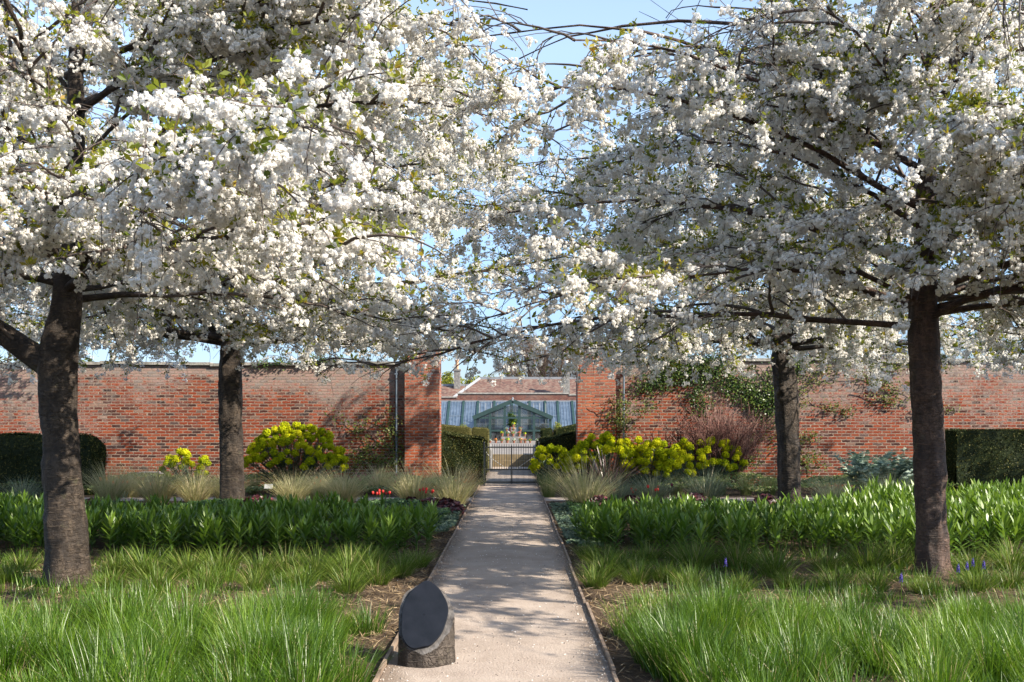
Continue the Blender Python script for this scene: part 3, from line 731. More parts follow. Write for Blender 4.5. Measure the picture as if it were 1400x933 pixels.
# ------------------------------------------------------------------ plants
def tuft_mesh(name, mat, n, r, Lr, w, th=(.15,1.15), seed=0, nseg=4, tip=1.0, spread=.06, fine=False):
    rg = np.random.default_rng(seed)
    a = rg.uniform(0,2*pi,n); q = rg.random(n)**.5
    base = np.stack([np.cos(a)*q*spread,np.sin(a)*q*spread,np.zeros(n)],-1)
    az = a+rg.normal(0,.5,n)
    t0 = q*th[0]*2+rg.normal(0,.08,n); t1 = t0+rg.uniform(.4,1.0,n)*th[1]
    L = rg.uniform(*Lr,n)
    V,F,A = blades(base,az,t0,t1,L,np.full(n,w)*rg.uniform(.6,1.3,n),nseg,'taper',np.clip(rg.beta(2,2,n)+.1,0,1),rg=rg)
    m = MB(); m.add(V,F,A); return m

def make_tufts(kind, mat, nvar, items, n, Lr, w, th, group, cat, spread=.08, boost=1.0):
    """items: (x photo, base y photo, scale, label). real positions on the ground"""
    protos = []
    for k,(x,y,s,lab) in enumerate(items):
        gx,gy = ground_at(x,y)
        if k < nvar:
            m = tuft_mesh(kind, mat, n, 0, Lr, w, th, seed=hash(kind)%1000+k if False else len(kind)*31+k, spread=spread)
            o = m.build(kind, M[mat]); protos.append(o)
        else:
            o = protos[k%nvar].copy(); COL.objects.link(o)
        o.location = (gx,gy,0); o.rotation_euler = (0,0,rng.uniform(0,6.28)); s *= boost; o.scale = (s*rng.uniform(.92,1.08),s*rng.uniform(.92,1.08),s*rng.uniform(.92,1.1))
        tag(o,lab,cat,group)

# pale feathery tufts behind the leafy beds
make_tufts('feather_grass','stipa',3,[
 (150,688,1.0,'pale arching grass tuft just right of the near left trunk, below the orange tulips'),
 (215,690,1.05,'pale arching grass tuft below the small lime yellow spurge'),
 (268,690,1.05,'straw pale grass tuft just left of the straight back left trunk'),
 (400,690,.95,'pale grass tuft in front of the big lime yellow spurge'),
 (470,689,1.05,'pale grass tuft below the right end of the big lime spurge'),
 (565,691,1.0,'pale grass tuft behind the dark red leaves, below the left pier'),
 (620,694,1.1,'pale grass tuft spilling toward the left edge of the path'),
 (310,686,.9,'pale grass tuft beside the straight back left trunk, under the spurge'),
 (435,683,.85,'pale grass tuft between two others right below the big spurge'),
 (180,680,.85,'short pale grass tuft right among the orange tulips'),
 (520,675,.8,'small pale grass tuft in the row under the left wall climber'),
 (800,700,1.2,'large straw coloured grass tuft by the right edge of the path'),
],620,(.35,.72),.0065,(.34,1.2),'pale feathery grass tufts','ornamental grass',.12,boost=1.4)
make_tufts('rusty_grass','stipa_red',2,[
 (640,678,.85,'rusty orange brown grass tuft by the left gate hedge'),
 (588,672,.75,'rusty brown grass tuft at the foot of the left pier'),
 (528,668,.7,'rusty brown grass tuft below the climber on the left wall'),
],420,(.35,.7),.0045,(.2,.8),'rusty grass tufts left of the gate','ornamental grass',boost=1.3)
make_tufts('blue_grass','blue_grass',3,[
 (845,694,.9,'blue green grass tuft right beside the large straw coloured tuft'),
 (893,690,1.0,'blue green grass tuft behind the row of coral tulips, right of the path'),
 (965,692,1.05,'blue green grass tuft behind the dark red leaves right of the path'),
 (1140,694,.95,'grey green grass tuft just right of the back right trunk'),
 (1215,694,1.05,'grey green grass tuft in front of the silver leaved cardoon'),
 (30,690,.85,'dull grey green grass tuft in front of the left yew block'),
],600,(.35,.68),.006,(.34,1.15),'blue green grass tufts','ornamental grass',.12,boost=1.35)
make_tufts('fine_grass','fine_green',3,[
 (750,680,.95,'fine fresh green grass tuft at the right side of the iron gate'),
 (925,676,.75,'short fine green grass tuft left of the pair under the right shrub'),
 (985,676,.75,'short fine green grass tuft on the far side of the cross path'),
 (1020,677,.8,'yellow footed fine green grass tuft left of the back right trunk'),
 (1052,677,.75,'fine green grass tuft touching the back right trunk'),
 (500,668,.6,'fine green grass tuft among plum tulips near the left pier'),
 (345,676,.6,'small green grass tuft beside the plant label'),
],420,(.35,.6),.004,(.15,.6),'fine green grass tufts','ornamental grass',.12,boost=1.25)

# low sedges in front of the leafy beds
ordn = ['first','second','third','fourth','fifth','sixth','seventh','eighth','ninth','tenth','eleventh','twelfth','thirteenth','fourteenth','fifteenth','sixteenth','seventeenth','eighteenth']
def row(xs, y, dy, sc, side, rowname):
    out=[]
    for k,x in enumerate(xs):
        out.append((x+rng.normal(0,5), y+rng.normal(0,dy), sc*rng.uniform(.85,1.2), 'low green sedge tuft, %s from the path in the %s row %s' % (ordn[k],rowname,side)))
    return out
S_ = row([545,505,468,430,392,350,305,255,205,160,30],789,4,1.15,'left of the path','back')
S_ += row([575,548,515,480],772,4,.8,'left of the path','rear')
S_ += row([790,815,842,880,925],765,4,.85,'right of the path','rear')
S_ += row([520,470,415,350,285,215,150,10],806,5,.95,'left of the path','front')
S_ += row([822,860,905,955,1010,1065,1125,1190,1230,1330,1390],784,5,1.2,'right of the path','back')
S_ += row([812,870,940,1005,1080,1130,1200,1265,1330,1385],806,6,.9,'right of the path','front')
make_tufts('sedge_tuft','sedge',4,S_,300,(.15,.34),.007,(.40,1.0),'low sedge tufts in front of the leafy beds','sedge',.10)

# foreground grass, nobody could count it
def grass_field(name, area, ntuft, nb, lab, seed, Lr=(.28,.56), keep=None):
    rg = np.random.default_rng(seed); m = MB()
    x0,x1,y0,y1 = area
    c = np.stack([rg.uniform(x0,x1,ntuft*3),rg.uniform(y0,y1,ntuft*3)],-1)
    if keep is not None: c = c[keep(c)]
    c = c[:ntuft]; nt_ = len(c)
    ts = rg.uniform(.55,1.25,nt_); lean = rg.uniform(0,6.28,nt_)
    i = np.repeat(np.arange(nt_),nb); n = len(i)
    a = rg.uniform(0,2*pi,n); q = rg.random(n)**.6*.15
    base = np.stack([c[i,0]+np.cos(a)*q,c[i,1]+np.sin(a)*q,np.zeros(n)],-1)
    az = a+rg.normal(0,.7,n)
    t0 = .05+q*2.6+rg.normal(0,.1,n); t1 = t0+rg.uniform(.1,1.5,n)*rg.uniform(.4,1,n)
    L = rg.uniform(*Lr,n)*ts[i]
    tone = np.clip(rg.random(nt_)*.6+.05,0,1)
    var = np.clip(tone[i]+rg.normal(0,.18,n),0,.87); dead = rg.random(n)<.07; var[dead] = rg.uniform(.9,1,dead.sum()); L = np.where(dead,L*.8,L)
    V,F,A = blades(base,az,t0,t1,L,rg.uniform(.004,.0088,n),5,'taper',var,rg=rg)
    m.add(V,F,A); o = m.build(name,M['grass']); tag(o,lab,kind='stuff')
def keepL(c):
    edge = -1.2-.25*np.sin(c[:,1]*3)
    return (c[:,0] < edge)
def keepR(c): return c[:,0] > 1.0+.12*np.sin(c[:,1]*4)
grass_field('grass',(-5.6,-1.0,5.2,7.6),135,280,'long fresh green grass filling the left foreground',1,(.20,.42),keep=keepL)
grass_field('grass',(.85,5.9,5.2,7.55),135,280,'long fresh green grass filling the right foreground',2,(.20,.42),keep=keepR)
grass_field('grass',(-8.0,-1.3,7.5,11.6),260,55,'shorter patchy grass under the left trees',3,(.08,.20),keep=lambda c:c[:,0]<-1.35)
grass_field('grass',(1.1,8.4,7.5,11.8),260,55,'shorter patchy grass under the right trees',4,(.08,.20),keep=lambda c:c[:,0]>1.15)
# hand-placed big clumps at the path's edge
grass_field('grass',(-1.75,-1.3,6.0,7.4),16,380,'dense bright grass clump by the stump',5,(.30,.48))
grass_field('grass',(.95,1.5,6.1,7.4),16,380,'dense bright grass clump at the right path edge',6,(.30,.46))

# dead stems and litter lying on the soil
def litter(x0,x1,y0,y1,n,seed):
    rg = np.random.default_rng(seed)
    P = np.stack([rg.uniform(x0,x1,n),rg.uniform(y0,y1,n),rg.uniform(.006,.03,n)],-1)
    up = np.stack([rg.normal(size=n),rg.normal(size=n),rg.normal(0,.12,n)],-1); nn = np.stack([rg.normal(0,.4,n),rg.normal(0,.4,n),np.ones(n)],-1)
    V,F,A = kites(P,nn,rg.uniform(.04,.16,n),.06,rg,None,up); return V,F,A
m = MB()
for a in ((-7,-.88,5.4,12.5,16000,1),(.68,8,5.4,12.5,16000,2),(-1.7,-.86,7,19,3500,3),(.66,1.4,7,19,3500,4)): m.add(*litter(*a))
tag(m.build('straw_litter',M['straw']),kind='stuff')
rg = np.random.default_rng(8); n = 1300
P = np.stack([rg.uniform(-2.4,2.4,n),rg.uniform(5.2,20,n),np.full(n,.014)],-1); P[:300,0] = rg.uniform(-.8,.6,300)
m = MB(); m.add(*kites(P,np.array([[0,0,1.]])+rg.normal(0,.25,(n,3)),rg.uniform(.010,.018,n),.9,rg)); tag(m.build('fallen_petals',M['petal']),kind='stuff')

def pebbles():
    rg = np.random.default_rng(44); n = 2600; side = np.where(rg.random(n)<.5,-1,1)
    X = np.where(side<0,-.83,.625)-side*np.abs(rg.normal(0,.07,n)); Y = rg.uniform(5,22,n)
    k = rg.random(n)<.25; X[k] = rg.uniform(-.8,.6,k.sum())
    r_ = rg.uniform(.004,.010,n); base = np.array([[1,0,0],[0,1,0],[-1,0,0],[0,-1,0],[0,0,1]],float)
    V = base[None]*(r_[:,None,None]*rg.uniform(.6,1.3,(n,5,1)))+np.stack([X,Y,np.full(n,.0045)],-1)[:,None,:]
    F = np.array([[0,1,4],[1,2,4],[2,3,4],[3,0,4]])[None]+(np.arange(n)*5)[:,None,None]
    m = MB(); m.add(V.reshape(-1,3),F.reshape(-1,3)); tag(m.build('gravel',M['loose_stone']),kind='stuff')
M['loose_stone'] = plain('loose_stone',(.16,.13,.11),.9,col2=(.42,.36,.31),nscale=14)
pebbles()
# leafy strap-leaved beds
def leafy_bed(name, poly, dens, hfun, lab, seed):
    rg = np.random.default_rng(seed); x0,x1,y0,y1 = poly
    n = int((x1-x0)*(y1-y0)*dens); X = rg.uniform(x0,x1,n); Y = rg.uniform(y0,y1,n); H = hfun(X,Y)*rg.uniform(.8,1.12,n)
    k = H > .12; X,Y,H = X[k],Y[k],H[k]; n = len(X)
    m = MB()
    # stems
    lean = rg.uniform(0,6.28,n); P = np.stack([np.stack([X+np.cos(lean)*.05*t, Y+np.sin(lean)*.05*t, H*.85*t],-1) for t in (0,.5,1)],1)
    V,F = tubes(P,np.full((n,3),.005),3); m.add(V,F,.25)
    nl = 20; i = np.repeat(np.arange(n),nl); t = np.tile(np.linspace(.22,1,nl),n); N_ = len(i)
    C = P[i,0]*(1-t)[:,None]+P[i,2]*t[:,None]
    az = np.tile(np.arange(nl)*2.39996,n)+np.repeat(rg.uniform(0,6.28,n),nl)+rg.normal(0,.2,N_)
    t0 = 1.25-.85*t**2+rg.normal(0,.1,N_); t1 = t0+.45+rg.normal(0,.2,N_)-.5*t
    L = (.085+.05*np.sin(t*2.6))*rg.uniform(.85,1.25,N_)*np.repeat(rg.uniform(.85,1.15,n),nl)*1.35
    tone = np.repeat(rg.uniform(.1,.5,n),nl)
    V,F,A = blades(C,az,t0,t1,L,rg.uniform(.028,.042,N_),3,'leaf',np.clip(tone+.35*t+rg.normal(0,.1,N_),0,1),rg=rg,twist=.25)
    m.add(V,F,A); o = m.build(name,M['lily']); tag(o,lab,kind='stuff')
nz = lambda X,Y: .5+.5*np.sin(X*1.7+Y)*np.sin(Y*2.3-X*.8)
leafy_bed('leafy_perennials',(-9.4,-1.05,11.3,15.2),30,lambda X,Y: np.where(((X+1.9)/.95)**2+((Y-12.8)/1.4)**2<1,1,np.where(X<-1.9,1,0))*(.40+.13*nz(X,Y))*np.where(Y-11.5>.25*np.sin(X*2.1)+.0,1,0)*np.where(Y>14.6+.4*np.sin(X*1.5),0,1),'mass of upright green strap leaved perennials left of the path',21)
leafy_bed('leafy_perennials',(.8,6.4,11.4,15.6),30,lambda X,Y: np.where(((X-1.9)/1.1)**2+((Y-13.1)/1.6)**2<1,1,np.where(X>1.9,1,0))*(.40+.13*nz(X,Y))*np.where(Y-11.6>.25*np.sin(X*2.3),1,0)*np.where(Y>15.0+.3*np.sin(X*1.5),0,1),'mass of bright green strap leaved perennials right of the path',22)
leafy_bed('leafy_perennials',(5.4,9.6,12.1,16.4),30,lambda X,Y: .47+.12*nz(X,Y)+.08*np.clip((Y-12.6)/2,0,1),'taller mass of strap leaved perennials at the right edge',23)

# low dark ground cover behind
def cover(poly, n, lab, seed, h=.16, mat='cover', fn=None):
    rg = np.random.default_rng(seed); x0,x1,y0,y1 = poly
    X = rg.uniform(x0,x1,n); Y = rg.uniform(y0,y1,n); hh = h*(.55+.45*np.sin(X*2.1+seed)*np.sin(Y*1.9)+.35*rg.random(n))
    if fn is not None: k = fn(X,Y); X,Y,hh = X[k],Y[k],hh[k]
    n = len(X); P = np.stack([X,Y,np.maximum(hh,.02)],-1)
    V,F,A = kites(P,np.stack([rg.normal(0,.5,n),rg.normal(-.2,.5,n),np.ones(n)],-1),rg.uniform(.035,.075,n),.75,rg)
    m = MB(); m.add(V,F,A); tag(m.build('ground_cover',M[mat]),lab,kind='stuff')
cover((-10,-1.05,14.6,18.0),26000,'low dark green ground cover behind the left bed',31,.20)
cover((.95,10,15.0,18.0),26000,'low dark green ground cover behind the right bed',32,.20)
cover((-12,-1.5,21.6,24.8),22000,'mixed low foliage along the foot of the left wall',33,.30,'fine_green')
cover((1.2,12,21.6,24.8),22000,'mixed low foliage along the foot of the right wall',34,.30,'fine_green')
cover((-1.35,-.9,13.8,19),2600,'small grey green edging leaves left of the path',35,.10,'euph_leaf')
cover((.68,1.15,12.5,19),2600,'small grey green edging leaves right of the path',36,.10,'euph_leaf')

# dark red heucheras
def heuchera(items):
    proto = None
    for k,(x,y,s,lab) in enumerate(items):
        if proto is None:
            rg = np.random.default_rng(5); n = 420; a = rg.uniform(0,6.28,n); r_ = rg.random(n)**.5*.26
            P = np.stack([np.cos(a)*r_,np.sin(a)*r_,.04+.20*(1-(r_/.3)**2)+rg.normal(0,.02,n)],-1)
            nn = np.stack([np.cos(a)*r_*3,np.sin(a)*r_*3,np.ones(n)],-1)+rg.normal(0,.45,(n,3))
            m = MB(); m.add(*kites(P,nn,rg.uniform(.05,.085,n),.95,rg,fold=.18)); o = proto = m.build('heuchera',M['heuchera'])
        else: o = proto.copy(); COL.objects.link(o)
        gx,gy = ground_at(x,y); o.location=(gx,gy,0); o.rotation_euler=(0,0,rng.uniform(0,6)); o.scale=(s*1.15,s,s)
        tag(o,lab,'heuchera','dark red leaved clumps')
heuchera([(128,706,1.1,'dark red leafy clump just right of the near left trunk'),
 (352,704,1.2,'flat dark red leafy clump just right of the straight back left trunk'),
 (562,700,.95,'dark red leafy clump farthest from the path in the left trio'),
 (588,703,1.0,'dark red leafy clump in the middle of the left trio'),(610,706,1.1,'dark red leafy clump nearest the path in the left trio'),
 (820,703,1.15,'dark red leafy clump nearest the path on the right side'),(862,699,1.0,'dark red leafy clump second from the path on the right side'),
 (925,700,.8,'small dark red leafy clump third from the path on the right'),(950,703,1.3,'largest dark red leafy clump, in the middle of the right bed'),
 (1048,701,1.15,'dark red leafy clump touching the foot of the back right trunk')])

# lime euphorbias: every flower head is a part
def euph(name, x, y, wpx, hpx, nheads, lab, seed, low=.0):
    rg = np.random.default_rng(seed); gx,gy = ground_at(x,y); s = gy/FP
    W = wpx*s/2; H = hpx*s; Dp = min(W,.55)
    t = empty(name,(gx,gy,0)); tag(t,lab,'spurge','lime yellow spurges')
    heads = []
    for _ in range(4000):
        if len(heads) >= nheads: break
        a = rg.uniform(pi,2*pi) if rg.random()<.78 else rg.uniform(0,pi); e = rg.uniform(low,1)
        el = math.asin(min(e,1)); p = np.array([cos(a)*cos(el)*W,sin(a)*cos(el)*Dp,H*(.40+.60*sin(el))*rg.uniform(.86,1.04)])
        if all(np.linalg.norm((p-q)) > .135 for q in heads): heads.append(p)
    m = MB()
    P = np.array([[[h[0]*.25,h[1]*.25,0],[h[0]*.55,h[1]*.55,h[2]*.5],[h[0],h[1],h[2]-.03]] for h in heads])
    V,F = tubes(P,np.full((len(P),3),.008),4); m.add(V,F,.2)
    nl = 34; i = np.repeat(np.arange(len(P)),nl); tt = np.tile(np.linspace(.25,.97,nl),len(P)); n = len(i)
    seg = tt*2; k = np.minimum(seg.astype(int),1); w_ = (seg-k)[:,None]; C = P[i,k]*(1-w_)+P[i,k+1]*w_
    V,F,A = blades(C,rg.uniform(0,6.28,n),1.0-.3*tt,1.7-.5*tt,rg.uniform(.10,.16,n),rg.uniform(.018,.026,n),2,'leaf',None,rg=rg); m.add(V,F,A)
    m.build('foliage',M['euph_leaf'],t)
    protos=[]
    for v in range(4):
        r2 = np.random.default_rng(900+v); mm = MB(); nb = 190
        d = sph(nb,r2); d[:,2] = np.abs(d[:,2])*1.1-.25; d = norm(d); r_ = r2.uniform(.8,1.05,(nb,1))*np.array([[.066,.066,.075]])
        mm.add(*kites(d*r_,d+r2.normal(0,.35,(nb,3)),r2.uniform(.016,.026,nb),1.0,r2,fold=.15))
        V,F = lathe([(.001,.055),(.035,.045),(.048,.01),(.03,-.03),(.001,-.05)],8); mm.add(V,F,.15)
        protos.append(mm)
    obs=[]
    for k,h in enumerate(heads):
        if k < 4: o = protos[k].build('flower_head',M['euph_flower'],t); obs.append(o)
        else: o = obs[k%4].copy(); COL.objects.link(o); o.parent = t
        o.location = h; sc = rg.uniform(1.25,1.75); o.scale=(sc,sc,sc*rg.uniform(.9,1.15)); o.rotation_euler=(h[1]*-.4,h[0]*.4,rg.uniform(0,6))
euph('spurge',404,672,136,88,92,'largest lime yellow spurge, a wide dome in front of the left wall',1)
euph('spurge',257,672,68,56,20,'small lime yellow spurge between the two left trunks',2)
euph('spurge',757,671,62,64,24,'lime yellow spurge beside the iron gate, right of it',3)
euph('spurge',828,673,100,76,52,'lime yellow spurge behind the bronze strap leaves',4,.1)
euph('spurge',883,673,74,72,40,'lime yellow spurge between the bronze strap leaves and the bare shrub',5,.1)
euph('spurge',962,668,112,68,50,'lime yellow spurge in front of the red brown bare shrub',6,.1)

# bronze strap leaves
def phormium(x,y,lab):
    rg = np.random.default_rng(4); n=130; gx,gy = ground_at(x,y); a = rg.uniform(0,6.28,n); q=rg.random(n)
    base = np.stack([np.cos(a)*.1,np.sin(a)*.06,np.zeros(n)],-1)
    V,F,A = blades(base,a,.1+q*.65,.3+q*1.0,rg.uniform(.6,1.15,n),rg.uniform(.018,.034,n),5,'strap',None,rg=rg,twist=.6)
    m = MB(); m.add(V,F,A); o = m.build('flax_clump',M['phormium']); o.location=(gx,gy,0); tag(o,lab,'flax plant')
phormium(832,677,'clump of bronze strap leaves in front of the right lime spurges')

# silver cardoon
def cardoon():
    rg = np.random.default_rng(6); gx,gy = ground_at(1212,676); m = MB(); nl = 70
    for k in range(nl):
        a = rg.uniform(0,6.28); off = np.array([rg.uniform(-.5,.5),rg.uniform(-.2,.2),0]); L = rg.uniform(.55,.95)
        b = np.array([off]); V,F,A = blades(b,np.array([a]),np.array([rg.uniform(.05,.5)]),np.array([rg.uniform(.9,1.9)]),np.array([L]),np.array([.03]),8,'taper',np.array([.9]),rg=rg); m.add(V,F,A)
        sp = V.reshape(-1,2,3).mean(1); nn = 22; tt = rg.uniform(.2,1,nn); f = tt*8; kk = np.minimum(f.astype(int),7); P = sp[kk]*(1-(f-kk))[:,None]+sp[kk+1]*(f-kk)[:,None]
        dr = norm(sp[kk+1]-sp[kk]); side = norm(np.cross(dr,np.array([[0,0,1.]])))*np.where(np.arange(nn)%2,1,-1)[:,None]
        up = norm(side+dr*.8); Ls = .17*np.sin(tt*2.6+.3); nrm = np.cross(up,side)+[0,0,.8]
        V,F,A = kites(P+up*Ls[:,None]*.45,nrm,Ls,.42,rg,None,up,fold=.1); m.add(V,F,A)
    o = m.build('cardoon',M['cardoon']); o.scale=(1.35,1.2,1.4); o.location=(gx,gy,0); tag(o,'silvery jagged leaved cardoon behind the near right trunk','cardoon')
cardoon()

# tulips
def tulips(items):
    protos={}
    for col,pts,lab,grp in items:
        for (x,y) in pts:
            if col not in protos:
                t = empty('tulip'); mm = MB(); V,F = tubes(np.array([[[0,0,0],[.005,0,.2],[0,0,.37]]]),np.full((1,3),.004),5); mm.add(V,F,.5); mm.build('stem',M['sedge'],t)
                mm = MB(); rg = np.random.default_rng(3)
                for k in range(6):
                    a = k*pi/3; dz = .0 if k%2 else .004; n=4
                    prof = [(.008,0,.012),(.026,.02,.022),(.027,.045,.018),(.02,.066,.003)]
                    V=[];
                    for r_,z,w_ in prof:
                        for s in (-1,1): V.append((cos(a)*r_-sin(a)*s*w_, sin(a)*r_+cos(a)*s*w_, z+dz))
                    mm.add(V,[(i*2,i*2+1,i*2+3,i*2+2) for i in range(3)],rg.random())
                o = mm.build('flower',M[col],t); o.location=(0,0,.365)
                mm = MB(); V,F,A = blades(np.zeros((3,3)),np.array([0,2.2,4.1]),np.full(3,.2),np.full(3,.8),np.full(3,.24),np.full(3,.035),4,'leaf',np.full(3,.5),rg=rg); mm.add(V,F,A); mm.build('leaves',M['cardoon'],t)
                protos[col]=t
            else: t = copy_tree(protos[col])
            gx,gy = ground_at(x,y); t.location=(gx,gy,0); t.rotation_euler=(rng.normal(0,.06),rng.normal(0,.06),rng.uniform(0,6)); sc = rng.uniform(.9,1.2)
            t.scale=(sc*.62,sc*.62,sc*.82)
            tag(t,lab,'tulip',grp)
rg = np.random.default_rng(12)
def spread_(x0,x1,y,dy,n): return [(rg.uniform(x0,x1),y+rg.normal(0,dy)) for _ in range(n)]
euph('spurge',796,672,60,62,26,'lime yellow spurge at the foot of the right pier, between its two neighbours',8,.1)
euph('spurge',918,674,56,58,26,'narrow lime yellow spurge between its two wider right hand neighbours',7,.1)
tulips([
 ('tulip_orange',spread_(136,214,679,2.0,22),'orange tulip in the patch between the near left trunk and the small spurge','orange tulips left of the small spurge'),
 ('tulip_orange',spread_(418,440,681,1.5,4),'orange tulip in front of the largest lime spurge','orange tulips in front of the largest spurge'),
 ('tulip_orange',spread_(560,640,676,2,5),'orange tulip among the rusty grasses by the left pier','orange tulips by the left pier'),
 ('tulip_red',spread_(505,535,700,1.5,7),'coral red tulip behind the left bed, under the climber','coral tulips under the left climber'),
 ('tulip_red',spread_(575,600,697,1.5,7),'coral red tulip behind the left trio of dark red clumps','coral tulips near the left side of the path'),
 ('tulip_red',spread_(822,848,693,1.5,7),'coral red tulip right of the path, beside the large straw grass','coral tulips beside the large straw grass'),
 ('tulip_red',spread_(862,912,691,1.8,8),'coral red tulip in front of the blue green grass right of the path','coral tulips in front of the blue green grass'),
 ('tulip_plum',spread_(485,600,673,2.5,13),'magenta tulip at the foot of the wall left of the gate','magenta tulips left of the gate'),
 ('tulip_plum',[(917,690),(195,677),(200,678)],'single deep magenta tulip beside the orange or coral ones','stray magenta tulips'),
])

# grape hyacinths in the foreground grass
proto=None
for x,y,lab in ((1330,812,'spike of blue grape hyacinth right of the near right trunk'),(1322,818,None),(1345,816,None),(1310,822,None),(992,812,'lone blue grape hyacinth in the grass left of the near right trunk'),(1232,838,'blue grape hyacinth just in front of the near right trunk')):
    if proto is None:
        t = proto = empty('grape_hyacinth'); mm = MB(); V,F = tubes(np.array([[[0,0,0],[0,0,.12],[.004,0,.25]]]),np.full((1,3),.003),5); mm.add(V,F,.4); mm.build('stem',M['sedge'],t)
        mm = MB(); r2 = np.random.default_rng(2); n=60; z=r2.uniform(0,.07,n); a=r2.uniform(0,6.28,n); r_=.014*(1-z/.1)
        P=np.stack([np.cos(a)*r_,np.sin(a)*r_,z+.2],-1); mm.add(*kites(P,P-[0,0,.23],.012,.9,r2)); mm.build('flower_spike',M['muscari'],t)
    else: t = copy_tree(proto)
    gx,gy = ground_at(x,y); t.location=(gx,gy,0); t.scale=(1.2,1.2,1.25); tag(t,lab or 'blue grape hyacinth in the small cluster right of the near right trunk','grape hyacinth','blue grape hyacinths')

# bare red-brown shrub
def bare_shrub():
    rg = np.random.default_rng(9); gx,gy = ground_at(962,660); s = gy/FP; n=210
    P0 = np.stack([rg.normal(0,.22,n),rg.normal(0,.1,n),np.zeros(n)],-1); az = rg.uniform(0,6.28,n)
    A1 = paths(P0,az,rg.uniform(.75,1.5,n),rg.uniform(.5,1.3,n),rg.uniform(1.2,2.2,n),9,.12,rg=rg)
    A1[:,:,1] *= .55
    i = np.repeat(np.arange(n),12); t = rg.uniform(.25,1,len(i)); p,a,e = sample(A1,i,t)
    A2 = paths(p,a+rg.normal(0,1.2,len(i)),e+rg.normal(0,.5,len(i)),e+rg.normal(.2,.5,len(i)),rg.uniform(.15,.5,len(i)),4,.2,rg=rg)
    m = MB(); V,F = tubes(A1,np.linspace(.011,.005,9)[None]*np.ones((n,1)),4); m.add(V,F,np.repeat(rg.random(n),36))
    V,F = tubes(A2,np.linspace(.005,.0035,4)[None]*np.ones((len(i),1)),3); m.add(V,F,np.repeat(rg.random(len(i)),12))
    o = m.build('bare_shrub',M['red_twig']); o.location=(gx,min(gy,24.4),0); tag(o,'twiggy red brown leafless shrub against the right wall','shrub')
bare_shrub()

# climbers: stems with leaves close to the wall
def climber(name, nodes, lab, seed, yw=24.98, mat='rose_leaf', spread=.16, dens=90, cat='climber', thick=.012):
    """nodes: list of polylines in photo pixels on the wall plane"""
    rg = np.random.default_rng(seed); t = empty(name,(at(nodes[0][0][0],640,yw)[0],yw,0)); tag(t,lab,cat); loc = np.array(t.location)
    ms, ml = MB(), MB()
    for line in nodes:
        P = np.array([at(x,y,yw) for x,y in line]); P[:,1] -= .03
        s = np.concatenate([[0],np.cumsum(np.linalg.norm(np.diff(P,axis=0),axis=1))]); n = max(6,int(s[-1]/.12)); u = np.linspace(0,s[-1],n)
        C = np.stack([np.interp(u,s,P[:,k]) for k in range(3)],-1); C[:,0]+=rg.normal(0,.03,n); C[:,2]+=rg.normal(0,.03,n)
        V,F = tubes(C[None],np.linspace(thick,thick*.4,n)[None],5); ms.add(V,F)
        nl = int(s[-1]*dens); 
        # leafy side sprays, uneven
        cl = rg.uniform(0,s[-1],max(2,int(s[-1]*5))); uu = cl[rg.integers(0,len(cl),nl)]+rg.normal(0,.06,nl); uu = np.clip(uu,0,s[-1])
        Q = np.stack([np.interp(uu,u,C[:,k]) for k in range(3)],-1)+np.stack([rg.normal(0,spread,nl),-np.abs(rg.normal(0,.06,nl))-.01,rg.normal(0,spread*.8,nl)],-1)
        ml.add(*kites(Q,np.stack([rg.normal(0,.6,nl),-np.ones(nl),rg.normal(.4,.6,nl)],-1),rg.uniform(.04,.075,nl),.6,rg))
        k = int(nl/7); a = Q[:k]; b = np.stack([np.interp(uu[:k],u,C[:,j]) for j in range(3)],-1); V,F = tubes(np.stack([b,(a+b)/2+[0,-.01,.01],a],1),np.full((k,3),.0025),3); ms.add(V,F)
    o = ms.build('stems',M['twig'],t); o.location=-loc; o['kind']='stuff'
    o = ml.build('leaves',M[mat],t); o.location=-loc; o['kind']='stuff'
climber('climbing_rose',[[(541,645),(540,610),(537,575),(532,555)],[(541,620),(520,600),(490,585),(462,572),(450,566)],[(541,640),(515,625),(500,610)],[(540,600),(528,580),(505,572)],[(520,640),(505,610),(488,590)],[(541,632),(552,600),(545,570)],[(530,640),(500,630),(485,615)]],'green climbing rose on the left wall beside the left pier',1,spread=.12)
climber('climbing_rose',[[(853,645),(853,600),(852,560),(850,535)],[(853,580),(835,568),(815,560),(803,553)],[(852,560),(840,545),(820,548)],[(853,570),(870,560),(890,555),(905,548)],[(853,600),(860,590)]],'green climbing rose across the right pier and its grey pipe',2,yw=24.78,spread=.13,dens=110)
climber('ivy',[[(1052,590),(1045,560),(1030,530),(1000,512),(960,505),(910,500)],[(1040,550),(1010,530),(970,520),(930,515),(890,520),(870,535)],[(1060,560),(1052,530),(1040,505),(1000,495),(950,492),(905,492)],[(1060,520),(1085,500),(1110,495)],[(960,520),(950,545),(960,560)],[(1020,510),(1000,540)]],'dense dark ivy over the top of the right wall left of the back trunk',3,mat='ivy_leaf',spread=.19,dens=520,cat='ivy')
climber('trained_rose',[[(1110,640),(1080,600),(1070,575),(1085,555),(1110,548),(1150,560),(1170,566)],[(1085,555),(1100,530),(1140,515),(1190,520),(1235,530)],[(1100,530),(1120,505),(1170,497),(1230,505)],[(1170,535),(1200,545),(1232,550)],[(1075,590),(1045,600),(1010,608)],[(1080,605),(1100,600),(1120,590)],[(1085,560),(1060,540)]],'climbing rose with long arching stems on the right wall between trunks',4,spread=.11,dens=120)
climber('trained_rose',[[(1250,565),(1268,562),(1290,558),(1310,560)],[(1225,500),(1262,495),(1300,505)],[(1215,530),(1250,540)]],'thin climber stems on the right wall behind the near right trunk',5,spread=.08,dens=80)
